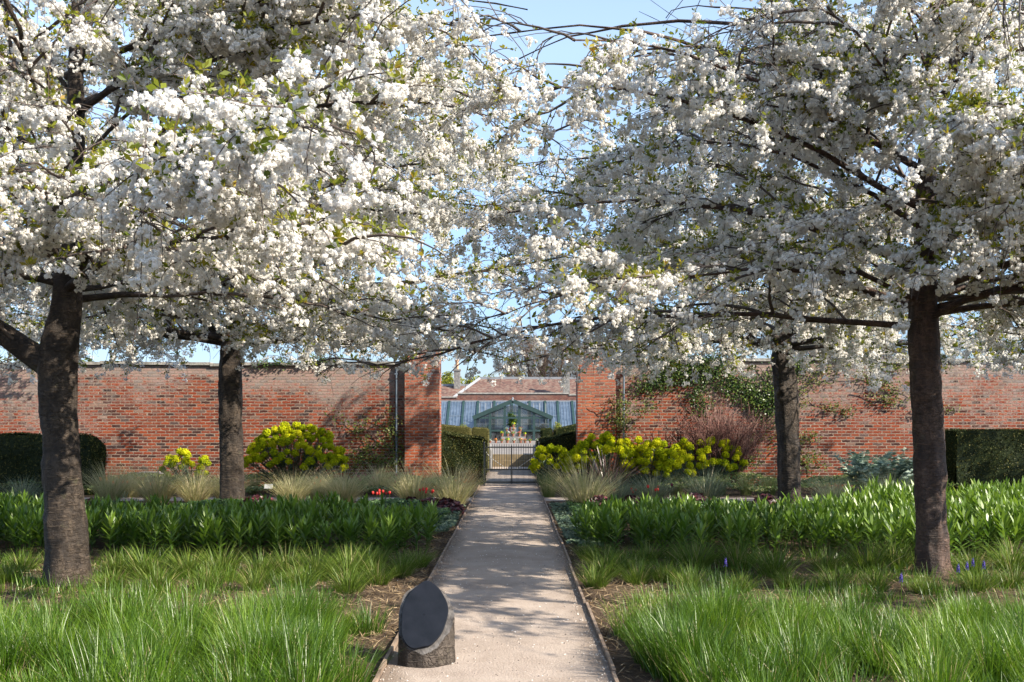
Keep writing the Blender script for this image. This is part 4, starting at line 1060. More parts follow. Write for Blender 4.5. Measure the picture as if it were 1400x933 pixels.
climber('briar',[[(1000,648),(1030,625),(1060,612),(1100,620),(1130,640)],[(985,650),(1010,630),(1035,640)],[(1050,650),(1075,630),(1110,650)],[(880,650),(905,630),(930,640)]],'thin leafy briar sprawling at the foot of the right wall',6,yw=24.3,spread=.13,dens=110,cat='shrub')
climber('briar',[[(470,655),(490,630),(510,615),(530,630)],[(460,655),(480,640),(500,632)],[(510,655),(520,635),(545,625)]],'thin leafy briar sprawling at the foot of the left wall',7,yw=24.3,spread=.14,dens=120,cat='shrub')
climber('wall_top_creeper',[[(345,500),(390,494),(430,492),(470,490),(500,492)]],'green creeper along the coping of the left wall above the spurge',8,yw=24.95,mat='ivy_leaf',spread=.07,dens=170,cat='creeper')

# yew hedges
def hedge(lab, x0,x1,y0,y1,za,zb, mat='yew', seed=0, dens=1500, rough=.05, leafs=.035, leaves=True, round_=.0, cat='hedge'):
    """clipped hedge body with a bumpy surface and leaf sprays; za, zb = top height at x0, x1"""
    rg = np.random.default_rng(seed); t = empty('yew_hedge',((x0+x1)/2,(y0+y1)/2,0)); tag(t,lab,cat); loc = np.array(t.location)
    st = .12; nx = max(3,int((x1-x0)/st)); nyy = max(3,int((y1-y0)/st)); nzz = max(3,int(max(za,zb)/st))
    top = lambda X: za+(zb-za)*(X-x0)/(x1-x0)
    def grid(fn,a,b):
        A_,B_ = np.meshgrid(np.linspace(0,1,a+1),np.linspace(0,1,b+1)); Pn = fn(A_.ravel(),B_.ravel())
        i = np.arange((a+1)*(b+1)).reshape(b+1,a+1); return Pn, np.stack([i[:-1,:-1],i[:-1,1:],i[1:,1:],i[1:,:-1]],-1).reshape(-1,4)
    X = lambda a: x0+(x1-x0)*a
    Y = lambda b: y0+(y1-y0)*b
    faces = [ (lambda a,b: np.stack([X(a),np.full_like(a,y0),top(X(a))*b],-1),nx,nzz,(0,-1,0)),
              (lambda a,b: np.stack([X(1-a),np.full_like(a,y1),top(X(1-a))*b],-1),nx,nzz,(0,1,0)),
              (lambda a,b: np.stack([np.full_like(a,x0),Y(1-a),za*b],-1),nyy,nzz,(-1,0,0)),
              (lambda a,b: np.stack([np.full_like(a,x1),Y(a),zb*b],-1),nyy,nzz,(1,0,0)),
              (lambda a,b: np.stack([X(a),Y(b),top(X(a))],-1),nx,nyy,(0,0,1)) ]
    m = MB(); ml = MB()
    def disp(Pn):
        q = np.sin(Pn[:,0]*5.1+seed)*np.sin(Pn[:,2]*4.3)*np.sin(Pn[:,1]*4.7+1)
        return q
    for fn,a,b,nv in faces:
        Pn,F = grid(fn,a,b)
        # round the shoulders
        c = np.array([(x0+x1)/2,(y0+y1)/2,0]); 
        zt = np.clip((Pn[:,2]/top(Pn[:,0])-.75)/.25,0,1)**2*round_
        Pn[:,0] += (c[0]-Pn[:,0])*zt*.5*min(1,.5/(x1-x0)*2); Pn[:,1] += (c[1]-Pn[:,1])*zt*.5
        Pn += (disp(Pn)*rough)[:,None]*np.array(nv)
        m.add(Pn,F,.12)
        area = np.ptp(Pn[:,0])*np.ptp(Pn[:,2])+np.ptp(Pn[:,1])*np.ptp(Pn[:,2])+np.ptp(Pn[:,0])*np.ptp(Pn[:,1])
        if nv == (0,1,0): continue
        n = int(area*dens); fi = rg.integers(0,len(F),n); w1 = rg.random((n,1)); w2 = rg.random((n,1))
        Q = (Pn[F[fi,0]]*(1-w1)+Pn[F[fi,1]]*w1)*(1-w2)+(Pn[F[fi,3]]*(1-w1)+Pn[F[fi,2]]*w1)*w2
        Q += np.array(nv)*rg.uniform(-.01,.035,(n,1))
        ml.add(*kites(Q,np.array(nv)+rg.normal(0,.75,(n,3)),rg.uniform(.6,1.4,n)*leafs,.45,rg))
    o = m.build('body',M[mat],t,smooth=True); o.location=-loc
    o = ml.build('foliage',M[mat],t); o.location=-loc; o['kind']='stuff'
hedge('rounded dark yew block behind the near left trunk',-13.5,-9.3,21.9,22.7,1.36,1.30,seed=1,round_=.8,leafs=.05,dens=1100)
hedge('long clipped dark yew hedge at the right edge before the wall',9.65,16,21.7,22.5,1.42,1.42,seed=2,leafs=.04,dens=1300)
hedge('dark yew hedge filling the gateway left of the iron gate',-2.0,-.78,25.55,27.4,1.37,1.13,seed=3,dens=2000)
hedge('dark yew hedge filling the gateway right of the iron gate',.68,1.96,25.55,27.6,1.10,1.42,seed=4,dens=2000)
hedge('clipped yew section painted in sunlit tones behind the left gate hedge, by the pier',-2.6,-1.33,29.5,31.2,1.56,1.42,'yew_lit',seed=5,dens=1300,leafs=.03,rough=.02)
hedge('clipped yew section painted in sunlit tones nearest the path, left side',-1.30,-.84,31.5,33.3,1.42,1.38,'yew_lit',seed=6,dens=1300,leafs=.03,rough=.02)
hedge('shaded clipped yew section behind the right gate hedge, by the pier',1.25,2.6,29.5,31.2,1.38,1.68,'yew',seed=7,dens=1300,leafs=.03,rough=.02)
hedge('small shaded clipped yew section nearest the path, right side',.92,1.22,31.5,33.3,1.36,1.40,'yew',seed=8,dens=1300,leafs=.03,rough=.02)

# ------------------------------------------------------------------ stump sign
def stump():
    gx,gy = ground_at(578,915); x,y = gx, gy+.17; t = empty('stump_sign',(x,y,0)); tag(t,'cut log stump with a blank dark slate panel on its sloping face beside the path','sign')
    n = 72; rg = np.random.default_rng(3); a = np.arange(n)*2*pi/n
    rad = 1+.035*np.sin(3*a+1)+.025*np.sin(5*a+2)+.015*np.sin(11*a)+.012*np.sin(23*a)
    rx,ry = .183,.155
    X = np.cos(a)*rx*rad; Y = np.sin(a)*ry*rad
    # cutting plane slopes down toward the camera
    sl_ = 1.12; zc = .30
    def ztop(X,Y): return zc+Y*sl_*1.15
    m = MB(); nz_ = 26; rows=[]
    for k in range(nz_+1):
        f = k/nz_; zt = ztop(X,Y); z = -.03+(zt+.03)*f
        w = 1+.05*(1-f)**3+rg.normal(0,.006,n)*(0 if k==nz_ else 1)
        rows.append(np.stack([X*w,Y*w,z],-1))
    V = np.concatenate(rows); i = np.arange((nz_+1)*n).reshape(nz_+1,n)
    m.add(V,np.stack([i[:-1],np.roll(i[:-1],-1,1),np.roll(i[1:],-1,1),i[1:]],-1).reshape(-1,4))
    m.build('bark',M['stump_bark'],t,smooth=True)
    # cut face: rings of vertices to the middle
    m = MB(); rows=[]
    for k,f in enumerate(np.linspace(1,0.02,10)):
        x_,y_ = X*f,Y*f; rows.append(np.stack([x_,y_,ztop(x_,y_)+rg.normal(0,.0012,n)+.001-.006*(1-f)*0],-1))
    V = np.concatenate(rows); i = np.arange(10*n).reshape(10,n)
    m.add(V,np.stack([i[:-1],np.roll(i[:-1],-1,1),np.roll(i[1:],-1,1),i[1:]],-1).reshape(-1,4))
    m.build('cut_face',M['cut_wood'],t,smooth=True)
    # slate with a wavy outline, 14 mm thick, standing off the face
    e = .83+.05*np.sin(2*a+.6)+.03*np.sin(3*a+2.2)+.02*np.sin(5*a+.5)+.008*np.sin(9*a)
    xs, ys = np.cos(a)*rx*e*.97-.006, np.sin(a)*ry*e*1.2+.006
    nn = norm(np.array([0,-sl_*1.15,1.0])); m = MB(); rr=[]
    base = np.stack([xs,ys,ztop(xs,ys)],-1); cen = base.mean(0)
    for off,sc in ((.010,1),(.024,1),(.0265,.985),(.027,.5),(.027,.02)): rr.append((base-cen)*sc+cen+nn*off)
    V = np.concatenate(rr); i = np.arange(5*n).reshape(5,n)
    m.add(V,np.stack([i[:-1],np.roll(i[:-1],-1,1),np.roll(i[1:],-1,1),i[1:]],-1).reshape(-1,4))
    m.build('slate_panel',M['slate'],t)
M['stump_bark'] = bark_mat('stump_bark',(.014,.011,.009),(.05,.04,.033),(.12,.097,.08),.2)
M['cut_wood'] = plain('weathered_cut_wood',(.035,.03,.028),.85,col2=(.13,.117,.108),nscale=16,bump=.5,bscale=70)
stump()

# small plant label and grey block against the wall
t = empty('plant_label',(*ground_at(367,684),0)); tag(t,'small white plant label on a stake under the largest lime spurge','plant label')
m = MB(); m.box(-.006,.006,-.004,.004,-.05,.24); m.build('stake',M['gate'],t)
m = MB(); m.add([(-.085,-.01,.24),(.085,-.01,.24),(.085,.03,.33),(-.085,.03,.33),(-.085,-.004,.235),(.085,-.004,.235),(.085,.036,.325),(-.085,.036,.325)],[(0,1,2,3),(7,6,5,4),(0,4,5,1),(1,5,6,2),(2,6,7,3),(3,7,4,0)]); m.build('plate',M['label'],t)
m = MB(); x0,_,_ = at(190,0,24.6); x1,_,_ = at(221,0,24.6); m.box(x0,x1,24.5,24.97,0,.33); m.box(x0-.02,x1+.02,24.47,24.975,.331,.375)
tag(m.build('stone_block',M['block']),'low grey block against the left wall beside the small spurge','block')

# ------------------------------------------------------------------ glasshouse
def glass_mat():
    m, nt, out = newmat('old_glass')
    g = N(nt,'ShaderNodeBsdfGlossy'); g.inputs['Roughness'].default_value=.06; g.inputs['Color'].default_value=(.9,.95,1,1)
    tr = N(nt,'ShaderNodeBsdfTransparent'); tr.inputs['Color'].default_value=(.55,.6,.62,1)
    fr = N(nt,'ShaderNodeFresnel'); fr.inputs['IOR'].default_value=1.6
    mx = N(nt,'ShaderNodeMixShader'); nt.links.new(math_(nt,'MULTIPLY_ADD',fr.outputs[0],1.2,.12,clamp=True),mx.inputs[0]); nt.links.new(tr.outputs[0],mx.inputs[1]); nt.links.new(g.outputs[0],mx.inputs[2])
    d = N(nt,'ShaderNodeBsdfDiffuse'); d.inputs['Color'].default_value=(.30,.36,.42,1)
    tc = N(nt,'ShaderNodeTexCoord'); no = N(nt,'ShaderNodeTexNoise'); no.inputs['Scale'].default_value=2.5; no.inputs['Detail'].default_value=6; nt.links.new(tc.outputs['Object'],no.inputs[0])
    r = ramp(nt,no.outputs['Fac'],[(.4,(.0,.0,.0)),(.75,(.16,.16,.16))])
    m2 = N(nt,'ShaderNodeMixShader'); nt.links.new(r.outputs['Color'],m2.inputs[0]); nt.links.new(mx.outputs[0],m2.inputs[1]); nt.links.new(d.outputs[0],m2.inputs[2])
    nt.links.new(m2.outputs[0],out.inputs['Surface']); return m
M['glass'] = glass_mat()
M['roof_glass'] = plain('sky_tinted_roof_glass',(.045,.072,.11),.3,col2=(.095,.13,.185),nscale=3,spec=.5)  # blue base colour stands in for the sky reflected in the panes
M['inner_wall'] = plain('inside_whitewash',(.35,.34,.32),.9)
def tile_mat():
    m, nt, out = newmat('old_clay_tiles'); p = N(nt,'ShaderNodeBsdfPrincipled'); p.inputs['Roughness'].default_value=.9
    tc = N(nt,'ShaderNodeTexCoord'); sx = N(nt,'ShaderNodeSeparateXYZ'); nt.links.new(tc.outputs['Object'],sx.inputs[0])
    cb = N(nt,'ShaderNodeCombineXYZ'); nt.links.new(sx.outputs[0],cb.inputs[0]); nt.links.new(sx.outputs[2],cb.inputs[1])
    br = N(nt,'ShaderNodeTexBrick'); nt.links.new(cb.outputs[0],br.inputs['Vector']); br.inputs['Scale'].default_value=1; br.inputs['Brick Width'].default_value=.17; br.inputs['Row Height'].default_value=.06; br.inputs['Mortar Size'].default_value=.006
    br.inputs['Color1'].default_value=(0,0,0,1); br.inputs['Color2'].default_value=(1,1,1,1); br.inputs['Mortar'].default_value=(0,0,0,1)
    no = N(nt,'ShaderNodeTexNoise'); no.inputs['Scale'].default_value=1.1; no.inputs['Detail'].default_value=8; nt.links.new(tc.outputs['Object'],no.inputs[0])
    s = N(nt,'ShaderNodeSeparateColor'); nt.links.new(br.outputs['Color'],s.inputs[0])
    v = math_(nt,'ADD',math_(nt,'MULTIPLY',s.outputs[0],.45),math_(nt,'MULTIPLY',no.outputs['Fac'],.6))
    r = ramp(nt,v,[(.2,(.055,.035,.03)),(.45,(.13,.062,.047)),(.6,(.165,.10,.075)),(.8,(.20,.155,.12))]); nt.links.new(r.outputs['Color'],p.inputs['Base Color']); nt.links.new(p.outputs[0],out.inputs['Surface']); return m
M['tiles'] = tile_mat()

M['glaze_bar'] = plain('dull_blue_bar',(.12,.16,.21),.6)
def glasshouse():
    D = 64.0; t = empty('glasshouse',(0,D,.436)); tag(t,'blue green framed glasshouse with gabled porch beyond the gate','glasshouse'); loc = np.array(t.location)
    def put(m,name,mat,kind=None,par=None):
        o = m.build(name,M[mat],par or t)
        if par is None: o.location = -loc
        if kind: o['kind']=kind
        return o
    P = lambda x,y,d=D: np.array(at(x,y,d))
    xs = [649.5,670,690,710,730,752.5]; eave = P(0,570.5)[2]; ridge = P(0,549)[2]; zb = .436; xl = P(649.5,0)[0]; xr = P(752.5,0)[0]; xm = (xl+xr)/2
    def roof_z(x): return eave+(ridge-eave)*(1-abs(x-xm)/(xr-xm))
    for x in xs:
        X = P(x,0)[0]; m = MB(); m.box(X-.08,X+.08,D-.06,D+.06,zb,roof_z(X)-.06); put(m,'post','green_paint')
    for y,(a,b) in ((571.5,(xl,xr)),(589,(xl,P(690,0)[0])),(589,(P(710,0)[0],xr)),(603.5,(xl,P(690,0)[0])),(603.5,(P(710,0)[0],xr))):
        z = P(0,y)[2]; m = MB(); m.box(a+.081,b-.081,D-.05,D+.05,max(z-.06,zb+.01),z+.06); put(m,'rail','green_paint')
    for s in (-1,1):
        m = MB(); xe = xm+s*(xr-xm+.14); m.bar((xe,D-.08,eave-.06),(xm,D-.08,ridge+.03),.26,.12); put(m,'barge_board','green_paint')
        m = MB(); m.bar((xm+s*(xr-xm-.1),D+.01,eave-.18+.1),(xm+s*.35,D+.01,ridge-.36),.06,.06); put(m,'gable_rail','green_paint')
    m = MB(); m.box(xm-.36,xm+.36,D-.04,D+.04,P(0,565)[2]-.03,P(0,565)[2]+.04); put(m,'door_head','green_paint')
    V,F = lathe([(.001,.22),(.05,.18),(.06,.1),(.1,.04),(.14,0)],10); m = MB(); m.add(V+[xm,D-.05,ridge+.06],F); put(m,'finial','lead')
    # panes in front bays
    for a,b in zip(xs[:-1],xs[1:]):
        A_,B_ = P(a,0)[0]+.057,P(b,0)[0]-.057
        m = MB(); z1,z2 = roof_z(A_)-.1,roof_z(B_)-.1; zz = zb+.02
        ctr = [(A_,D,zz),(B_,D,zz),(B_,D,z2),(A_,D,z1)]
        if not (a == 690): m.add(ctr,[(0,1,2,3)]); 
        else:
            zh = P(0,565)[2]+.05; m.add([(A_,D,zh),(B_,D,zh),(B_,D,z2),(A_,D,z1)],[(0,1,2,3)])
        put(m,'pane','glass')
    # inside glazing bars, seen through
    m = MB()
    for X in np.linspace(xl+.2,xr-.2,12): m.box(X-.015,X+.015,D+3.0,D+3.03,zb,2.9)
    for z in (1.0,1.5,2.1): m.box(xl,xr,D+2.99,D+3.04,z-.02,z+.02)
    put(m,'inner_partition','inner_wall')
    for s in (-1,1):   # porch roof slopes and side walls
        xe = xm+s*(xr-xm); m = MB(); m.add([(xe,D,eave),(xm,D,ridge),(xm,D+5,ridge),(xe,D+5,eave)],[(0,1,2,3)] if s>0 else [(3,2,1,0)]); put(m,'porch_roof','glass')
        m = MB(); m.add([(xe,D+.06,zb),(xe,D+2.4,zb),(xe,D+2.4,eave),(xe,D+.06,eave)],[(0,1,2,3)]); put(m,'side_glazing','glass')
    # lean-to roof: bays with rafters
    ya,yb = D+2.4,D+5.6; za = 1.0; ztp = at(0,549.5,yb)[2]
    edges = [560,580,598,614.5,634,653.5,676,700,724,745,762,782,802,822,842]
    def top_pt(x): q = at(x,0,yb)[0]; return q
    lean = lambda x: (x-702)*.035
    for k,(a,b) in enumerate(zip(edges[:-1],edges[1:])):
        at0,at1 = at(a,0,yb)[0],at(b,0,yb)[0]
        m = MB(); nst = 1; 
        if abs((a+b)/2-702) > 30 or True:
            m.add([(at0+.06,ya,za),(at1-.06,ya,za),(at1-.06,yb,ztp),(at0+.06,yb,ztp)],[(0,1,2,3)])
            g = put(m,'roof_bay','roof_glass')
            m = MB()
            for f in (.2,.4,.6,.8):
                X = at0+(at1-at0)*f; m.bar((X,ya,za+.02),(X,yb,ztp+.02),.03,.03)
            if k%2: m.bar((at0+.06,(ya+yb)/2,(za+ztp)/2+.03),(at1-.06,(ya+yb)/2,(za+ztp)/2+.03),.05,.04)
            o = put(m,'glazing_bars','glaze_bar','stuff')
    for a in edges:
        X = at(a,0,yb)[0]; m = MB(); m.bar((X,ya-.05,za-.0+.03),(X,yb,ztp+.03),.16,.1); put(m,'rafter','green_paint')
    X0,X1 = at(edges[0],0,yb)[0],at(edges[-1],0,yb)[0]
    m = MB(); m.box(X0,X1,yb+.005,yb+.12,ztp-.03,ztp+.09); put(m,'gutter','lead')
    m = MB(); m.box(X0,xl-.06,ya-.1,ya+.08,zb,za-.01); m.box(xr+.06,X1,ya-.1,ya+.08,zb,za-.01); put(m,'dwarf_wall','brick_far')
glasshouse()

def range_house():
    y0 = 69.75; t = empty('brick_range',(0,y0,0)); tag(t,'long brick building with old tiled hipped roof behind the glasshouse','building'); loc=np.array(t.location)
    def put(m,name,mat,par=None):
        o = m.build(name,M[mat],t); o.location=-loc; return o
    A = lambda x,y,d=y0: np.array(at(x,y,d))
    zt = A(0,539)[2]; ztl = A(0,544)[2]
    xa = A(626,0)[0]; xb = A(777,0)[0]
    m = MB(); m.box(xa,xb,y0,y0+.5,0,zt); m.box(-9,xa-.001,y0,y0+.5,0,ztl); m.box(xb+.001,9,y0,y0+.5,0,A(0,541)[2]); put(m,'wall','brick_far')
    m = MB(); m.box(xa-.05,xb+.05,y0-.06,y0+.55,zt+.002,zt+.10); m.box(-9,xa-.06,y0-.06,y0+.55,ztl+.002,ztl+.09); m.box(xb+.06,9,y0-.06,y0+.55,A(0,541)[2]+.002,A(0,541)[2]+.1); put(m,'parapet_coping','stone')
    # roof: higher hipped middle, lower wing on the left
    d2 = 74.; rz = at(0,518,d2)[2]; rl = at(656,0,d2)[0]; rr_ = at(790,0,d2)[0]; lz = at(0,527.5,d2-1.2)[2]
    yb_ = y0+.56; zb = zt-.45
    m = MB(); el = at(638,0,yb_)[0]-.4; er = at(815,0,yb_)[0]
    V = [(el-.8,yb_,zb),(er,yb_,zb),(rr_,d2,rz),(rl,d2,rz),(el-.8,2*d2-yb_,zb),(er,2*d2-yb_,zb)]
    m.add(V,[(0,1,2,3),(5,4,3,2)]); m.add(V,[(4,0,3),(1,5,2)]); put(m,'roof','tiles')
    m = MB(); V = [(-9,yb_,zb-.1),(rl,yb_,zb-.1),(rl,d2-1.2,lz),(-9,d2-1.2,lz),(-9,2*d2-yb_,zb-.5),(rl,2*d2-yb_,zb-.5)]
    m.add(V,[(0,1,2,3),(3,2,5,4)]); put(m,'wing_roof','tiles')
    m = MB(); m.bar((rl,d2,rz+.03),(rr_,d2,rz+.03),.2,.16); m.bar((el-.8,yb_,zb+.03),(rl,d2,rz+.03),.18,.14); m.bar((-9,d2-1.2,lz+.03),(rl-.7,d2-1.2,lz+.03),.18,.14); put(m,'ridge_flashing','lead')
    # chimneys
    for (x0,x1,yt,yb2,d,pot,potm,px0,px1,pyt) in ((620.5,629,505,531,72.3,'pot','pot_clay',622.5,627.5,491.5),(770,779,505,546,70.6,'pot','pot_white',771.8,776.5,493)):
        X0,X1 = at(x0,0,d)[0],at(x1,0,d)[0]; Z1 = at(0,yt,d)[2]; Z0 = at(0,yb2,d)[2]-.6
        c = MB(); c.box(X0,X1,d,d+.5,Z0,Z1-.12); c.box(X0-.05,X1+.05,d-.05,d+.55,Z1-.118,Z1); ch = put(c,'chimney','grey_stone')
        xc = (X0+X1)/2; h = at(0,pyt,d)[2]-Z1; V,F = lathe([(.13,0),(.12,h*.85),(.15,h*.88),(.15,h*.97),(.1,h),(.001,h)],14); c = MB(); c.add(V+[xc,d+.25,Z1],F); c.build('chimney_pot',M[potm],ch)
range_house()

# flowers in pots before the porch
def potted():
    protos=[]
    for v in range(4):
        t = empty('flower_pot'); m = MB(); V,F = lathe([(.001,0),(.07,0),(.10,.17),(.115,.17),(.115,.21),(.095,.21),(.09,.18),(.001,.18)],14); m.add(V,F); m.build('pot',M['terracotta'],t,smooth=False)
        r2 = np.random.default_rng(50+v); n=60; d = sph(n,r2); d[:,2]=abs(d[:,2]); m = MB(); m.add(*kites(d*.13+[0,0,.22],d+r2.normal(0,.4,(n,3)),.1,.6,r2)); m.build('foliage',M['lily'],t)
        m = MB(); d = sph(14,r2); d[:,2]=abs(d[:,2]); m.add(*kites(d*.16+[0,0,.24],d,.075,.9,r2)); m.build('blooms',M[('tulip_red','euph_flower','petal','tulip_orange')[v]],t)
        protos.append(t)
    k=0; D=57.
    tiers = [(0,.436,2.0,13,0),(0,.80,.62,5,.25),(0,1.08,.4,3,.45),(0,1.34,.01,1,.6)]
    st = MB()
    st.box(-.75,.75,D-.3,D+.6,.436,.60); st.box(-.70,.70,D+.05,D+.6,.601,.79); st.box(-.45,.45,D+.3,D+.7,.791,1.07); st.box(-.16,.16,D+.45,D+.75,1.071,1.33)
    o = st.build('display_staging',M['grey_stone']); tag(o,'stepped stone staging holding flower pots before the glasshouse porch','staging')
    for (xc,z,half,n,dy) in tiers:
        for x in np.linspace(-half,half,n):
            t = protos[k] if k < 4 else copy_tree(protos[k%4])
            zz = z; yy = D-.6 if z < .5 else D+dy-.1 if False else D+.05+dy
            if z < .5: yy = D-.6
            t.location=(x+rng.normal(0,.03)*(n>3),yy,zz+.001); t.rotation_euler=(0,0,rng.uniform(0,6)); sc = rng.uniform(.6,.85); t.scale=(sc,)*3
            where = {13:'flowering terracotta pot on the ground row before the staging',5:'flowering terracotta pot on the lowest tier of the staging',3:'flowering terracotta pot on the middle tier of the staging',1:'flowering terracotta pot crowning the staging'}[n]
            tag(t,where,'flower pot','flower pots before the glasshouse'); k+=1
potted()
# shrubs: two against the glass, plants inside the porch
def leaf_ball(name, c, r, n, mat, lab, cat, seed, size=.08, trunk=None, group=None):
    r2 = np.random.default_rng(seed); t = empty(name,(c[0],c[1],c[2]-r[2])); tag(t,lab,cat,group); m = MB()
    k = 14; cc = sph(k,r2)*.55*np.array(r); i = r2.integers(0,k,n); d = sph(n,r2)*r2.random((n,1))**.33
    P = cc[i]+d*np.array(r)*.5+[0,0,r[2]]; m.add(*kites(P,d+r2.normal(0,.6,(n,3)),r2.uniform(.6,1.4,n)*size,.6,r2)); m.build('foliage',M[mat],t)
    m = MB(); V,F = tubes(np.array([[[0,0,0],[.02,0,r[2]*.6],[0,0,r[2]*1.3]]]),np.array([[.04,.03,.01]])*max(1,r[2]),6); m.add(V,F); m.build('stem',M['bare_twig'],t)
for x,s in ((633,1),(762,2)):
    p = at(x,583,62.5); leaf_ball('shrub',(p[0],62.5,p[2]-.3),(.35,.3,.6),900,'far_leaf','small yellow green shrub against the glass, %s of the porch'%('left' if s==1 else 'right'),'shrub',s,.07)
p = at(702,572,66.0); leaf_ball('indoor_plant',(p[0],66,p[2]),(.45,.4,.75),900,'lily','green potted plant seen through the open porch door','plant',7,.12)
p = at(740,585,66.3); leaf_ball('indoor_plant',(p[0],66.3,p[2]-.2),(.6,.4,.5),800,'far_leaf','yellowish plant behind the right porch panes','plant',8,.1)
p = at(663,585,66.3); leaf_ball('indoor_plant',(p[0],66.3,p[2]-.3),(.6,.4,.5),700,'cover','dark plant behind the left porch panes','plant',9,.1)
p = at(698.5,588,65.2); leaf_ball('red_flower_plant',(p[0],65.2,p[2]),(.14,.12,.2),120,'tulip_red','bright red flowering plant in the porch doorway','plant',10,.09)

# ------------------------------------------------------------------ far trees
def leafy_tree(x,yb,d,ztop_px,rx,lab,seed,mat='far_leaf',n=9000):
    r2 = np.random.default_rng(seed); X = (x-CX)/FP*d; H = EYE-(ztop_px-HZ)/FP*d; t = empty('tree',(X,d,0)); tag(t,lab,'tree','far trees beyond the walls')
    az = r2.uniform(0,6.28,16); P0 = np.stack([np.zeros(16),np.zeros(16),r2.uniform(H*.25,H*.6,16)],-1); L1 = paths(P0,az,r2.uniform(.2,1.2,16),r2.uniform(.2,1.0,16),r2.uniform(.7,1.1,16)*rx,8,.15,rg=r2)
    m = MB(); V,F = tubes(np.array([[[0,0,-.1],[.1,0,H*.4],[0,0,H*.8]]]),np.array([[.28,.2,.06]]),10); m.add(V,F); V,F = tubes(L1,np.linspace(.09,.02,8)[None]*np.ones((16,1)),5); m.add(V,F); m.build('trunk',M['bare_twig'],t)
    k=70; C = sph(k,r2)*np.array([rx,rx,H*.36])*r2.uniform(.3,1,(k,1))+[0,0,H*.60]; i = r2.integers(0,k,n); d_ = sph(n,r2)*r2.random((n,1))**.4
    P = C[i]+d_*rx*.23; P[:,2] = np.minimum(P[:,2],H)
    m = MB(); m.add(*kites(P,d_+r2.normal(0,.5,(n,3)),r2.uniform(.12,.28,n),.7,r2)); o = m.build('crown',M[mat],t); o['kind']='stuff'
leafy_tree(605,0,95,507,2.6,'yellow green tree behind the left chimney',1)
leafy_tree(655,0,98,510,2.4,'yellow green tree right of the left chimney',2)
leafy_tree(560,0,96,500,3.0,'yellow green tree hidden mostly by the left pier',3)
leafy_tree(20,0,46,478,4.2,'dark evergreen tree over the wall at the left edge',5,'dark_crown')
def bare_tree(x,d,ytop,rx,lab,seed,mat='bare_twig'):
    r2 = np.random.default_rng(seed); X = (x-CX)/FP*d; H = EYE-(ytop-HZ)/FP*d; t = empty('bare_tree',(X,d,0)); tag(t,lab,'bare tree','far trees beyond the walls')
    n=26; P0 = np.stack([np.zeros(n),np.zeros(n),r2.uniform(H*.2,H*.7,n)],-1); az=r2.uniform(0,6.28,n)
    L1 = paths(P0,az,r2.uniform(.5,1.3,n),r2.uniform(.7,1.4,n),r2.uniform(.4,.6,n)*H,10,.12,rg=r2); L1[:,:,2]=np.minimum(L1[:,:,2],H)
    m=MB(); V,F=tubes(np.array([[[0,0,-.1],[.1,0,H*.4],[0,0,H*.85]]]),np.array([[.25,.17,.04]]),9); m.add(V,F); V,F=tubes(L1,np.linspace(.07,.02,10)[None]*np.ones((n,1)),5); m.add(V,F); m.build('trunk',M[mat],t)
    i=np.repeat(np.arange(n),14); tt=r2.uniform(.2,1,len(i)); p,a,e=sample(L1,i,tt); L2=paths(p,a+r2.normal(0,.8,len(i)),e+r2.normal(0,.3,len(i)),e+.3,r2.uniform(.08,.2,len(i))*H,6,.15,rg=r2)
    j=np.repeat(np.arange(len(i)),9); tt=r2.uniform(.2,1,len(j)); p,a,e=sample(L2,j,tt); L3=paths(p,a+r2.normal(0,.8,len(j)),e+r2.normal(0,.4,len(j)),e+.3,r2.uniform(.04,.1,len(j))*H,4,.2,rg=r2)
    m=MB(); V,F=tubes(L2,np.full((len(i),6),.02),3); m.add(V,F); V,F=tubes(L3,np.full((len(j),4),.011),3); m.add(V,F); o=m.build('twigs',M[mat],t); o['kind']='stuff'
bare_tree(725,90,482,3,'brown leafless tree above the roof ridge',1)
bare_tree(765,92,470,3,'brown leafless tree beside the pale chimney pot',2)
bare_tree(800,88,476,3,'brown leafless tree partly behind the right pier',3)
bare_tree(1120,62,462,3,'pale leafless tree over the right wall, left of the near trunk',4,'bare_twig_pale')
bare_tree(1190,64,466,3,'pale leafless tree over the right wall, nearest the near trunk',5,'bare_twig_pale')
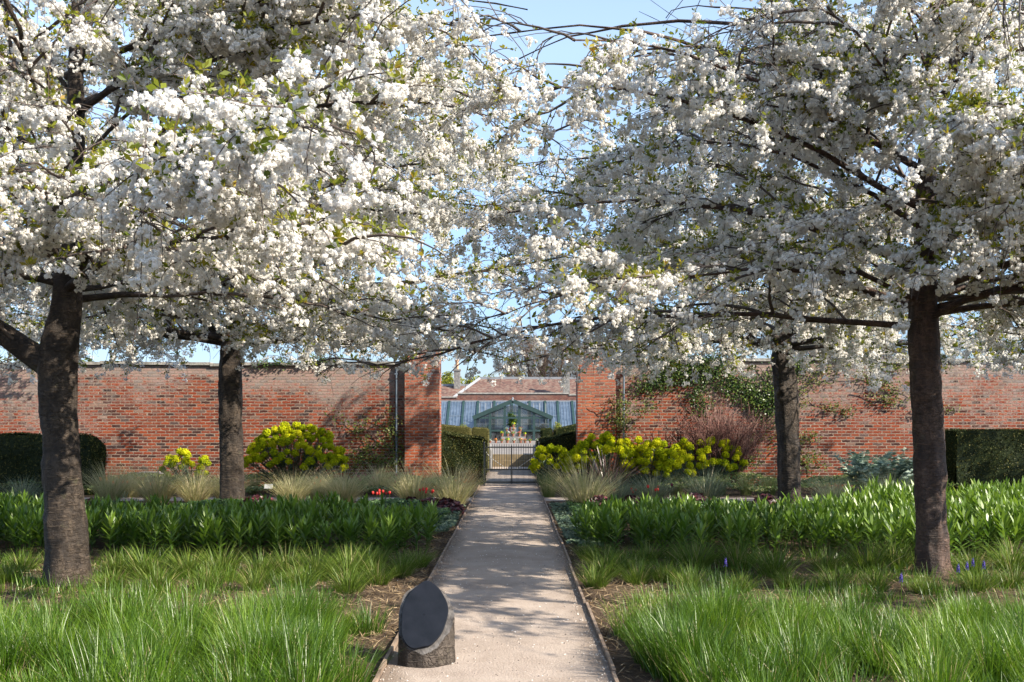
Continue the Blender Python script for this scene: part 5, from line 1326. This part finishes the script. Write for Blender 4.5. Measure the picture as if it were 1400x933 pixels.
# ------------------------------------------------------------------ camera, light
cam = bpy.data.cameras.new('camera'); co = bpy.data.objects.new('camera', cam); COL.objects.link(co)
co.location = (0,0,EYE); co.rotation_euler = (R(90),0,0)
cam.sensor_width = 36; cam.lens = 35; cam.shift_x = -2/1400; cam.shift_y = (HZ-466.5)/1400
cam.clip_start = .1; cam.clip_end = 1200
scene.camera = co
SUN_EL, SUN_AZ = R(35), R(62)     # azimuth: degrees to the right of straight behind the camera
d = np.array([sin(SUN_AZ)*cos(SUN_EL), -cos(SUN_AZ)*cos(SUN_EL), sin(SUN_EL)])
sl = bpy.data.lights.new('sun','SUN'); so = bpy.data.objects.new('sun', sl); COL.objects.link(so)
sl.energy = 4.2; sl.angle = R(.53); sl.color = (1,.91,.76)
from mathutils import Vector
so.rotation_euler = Vector(d).to_track_quat('Z','Y').to_euler(); so.location = (10,-5,20)
w = bpy.data.worlds.new('World'); scene.world = w; w.use_nodes = True
nt = w.node_tree; bg = nt.nodes['Background']
sky = nt.nodes.new('ShaderNodeTexSky'); sky.sky_type = 'NISHITA'; sky.sun_disc = False
sky.sun_elevation = SUN_EL; sky.sun_rotation = math.atan2(d[0], d[1]); sky.air_density = 1.0; sky.dust_density = .2; sky.ozone_density = 2.0
tc = nt.nodes.new('ShaderNodeTexCoord'); sp = nt.nodes.new('ShaderNodeSeparateXYZ'); nt.links.new(tc.outputs['Generated'], sp.inputs[0])
tr_ = ramp(nt, sp.outputs[2], [(.0,(.25,.28,.37)),(.07,(.30,.33,.42)),(.16,(.50,.52,.58)),(.35,(1.05,.90,.78)),(1,(1.35,1.15,.95))])
mm = nt.nodes.new('ShaderNodeMix'); mm.data_type='RGBA'; mm.blend_type='MULTIPLY'; mm.inputs[0].default_value = 1
nt.links.new(sky.outputs[0], mm.inputs[6]); nt.links.new(tr_.outputs[0], mm.inputs[7]); nt.links.new(mm.outputs[2], bg.inputs['Color'])
bg.inputs['Strength'].default_value = .15
vs = scene.view_settings; vs.view_transform = 'Standard'; vs.look = 'None'; vs.gamma = 1; vs.use_curve_mapping = False
vs.exposure = 1.5
scene.render.engine = 'CYCLES'
cy = scene.cycles; cy.max_bounces = 10; cy.diffuse_bounces = 8; cy.glossy_bounces = 3; cy.transmission_bounces = 4; cy.transparent_max_bounces = 6
cy.use_denoising = True; cy.sample_clamp_indirect = 8; cy.caustics_reflective = False; cy.caustics_refractive = False
scene.render.use_persistent_data = False
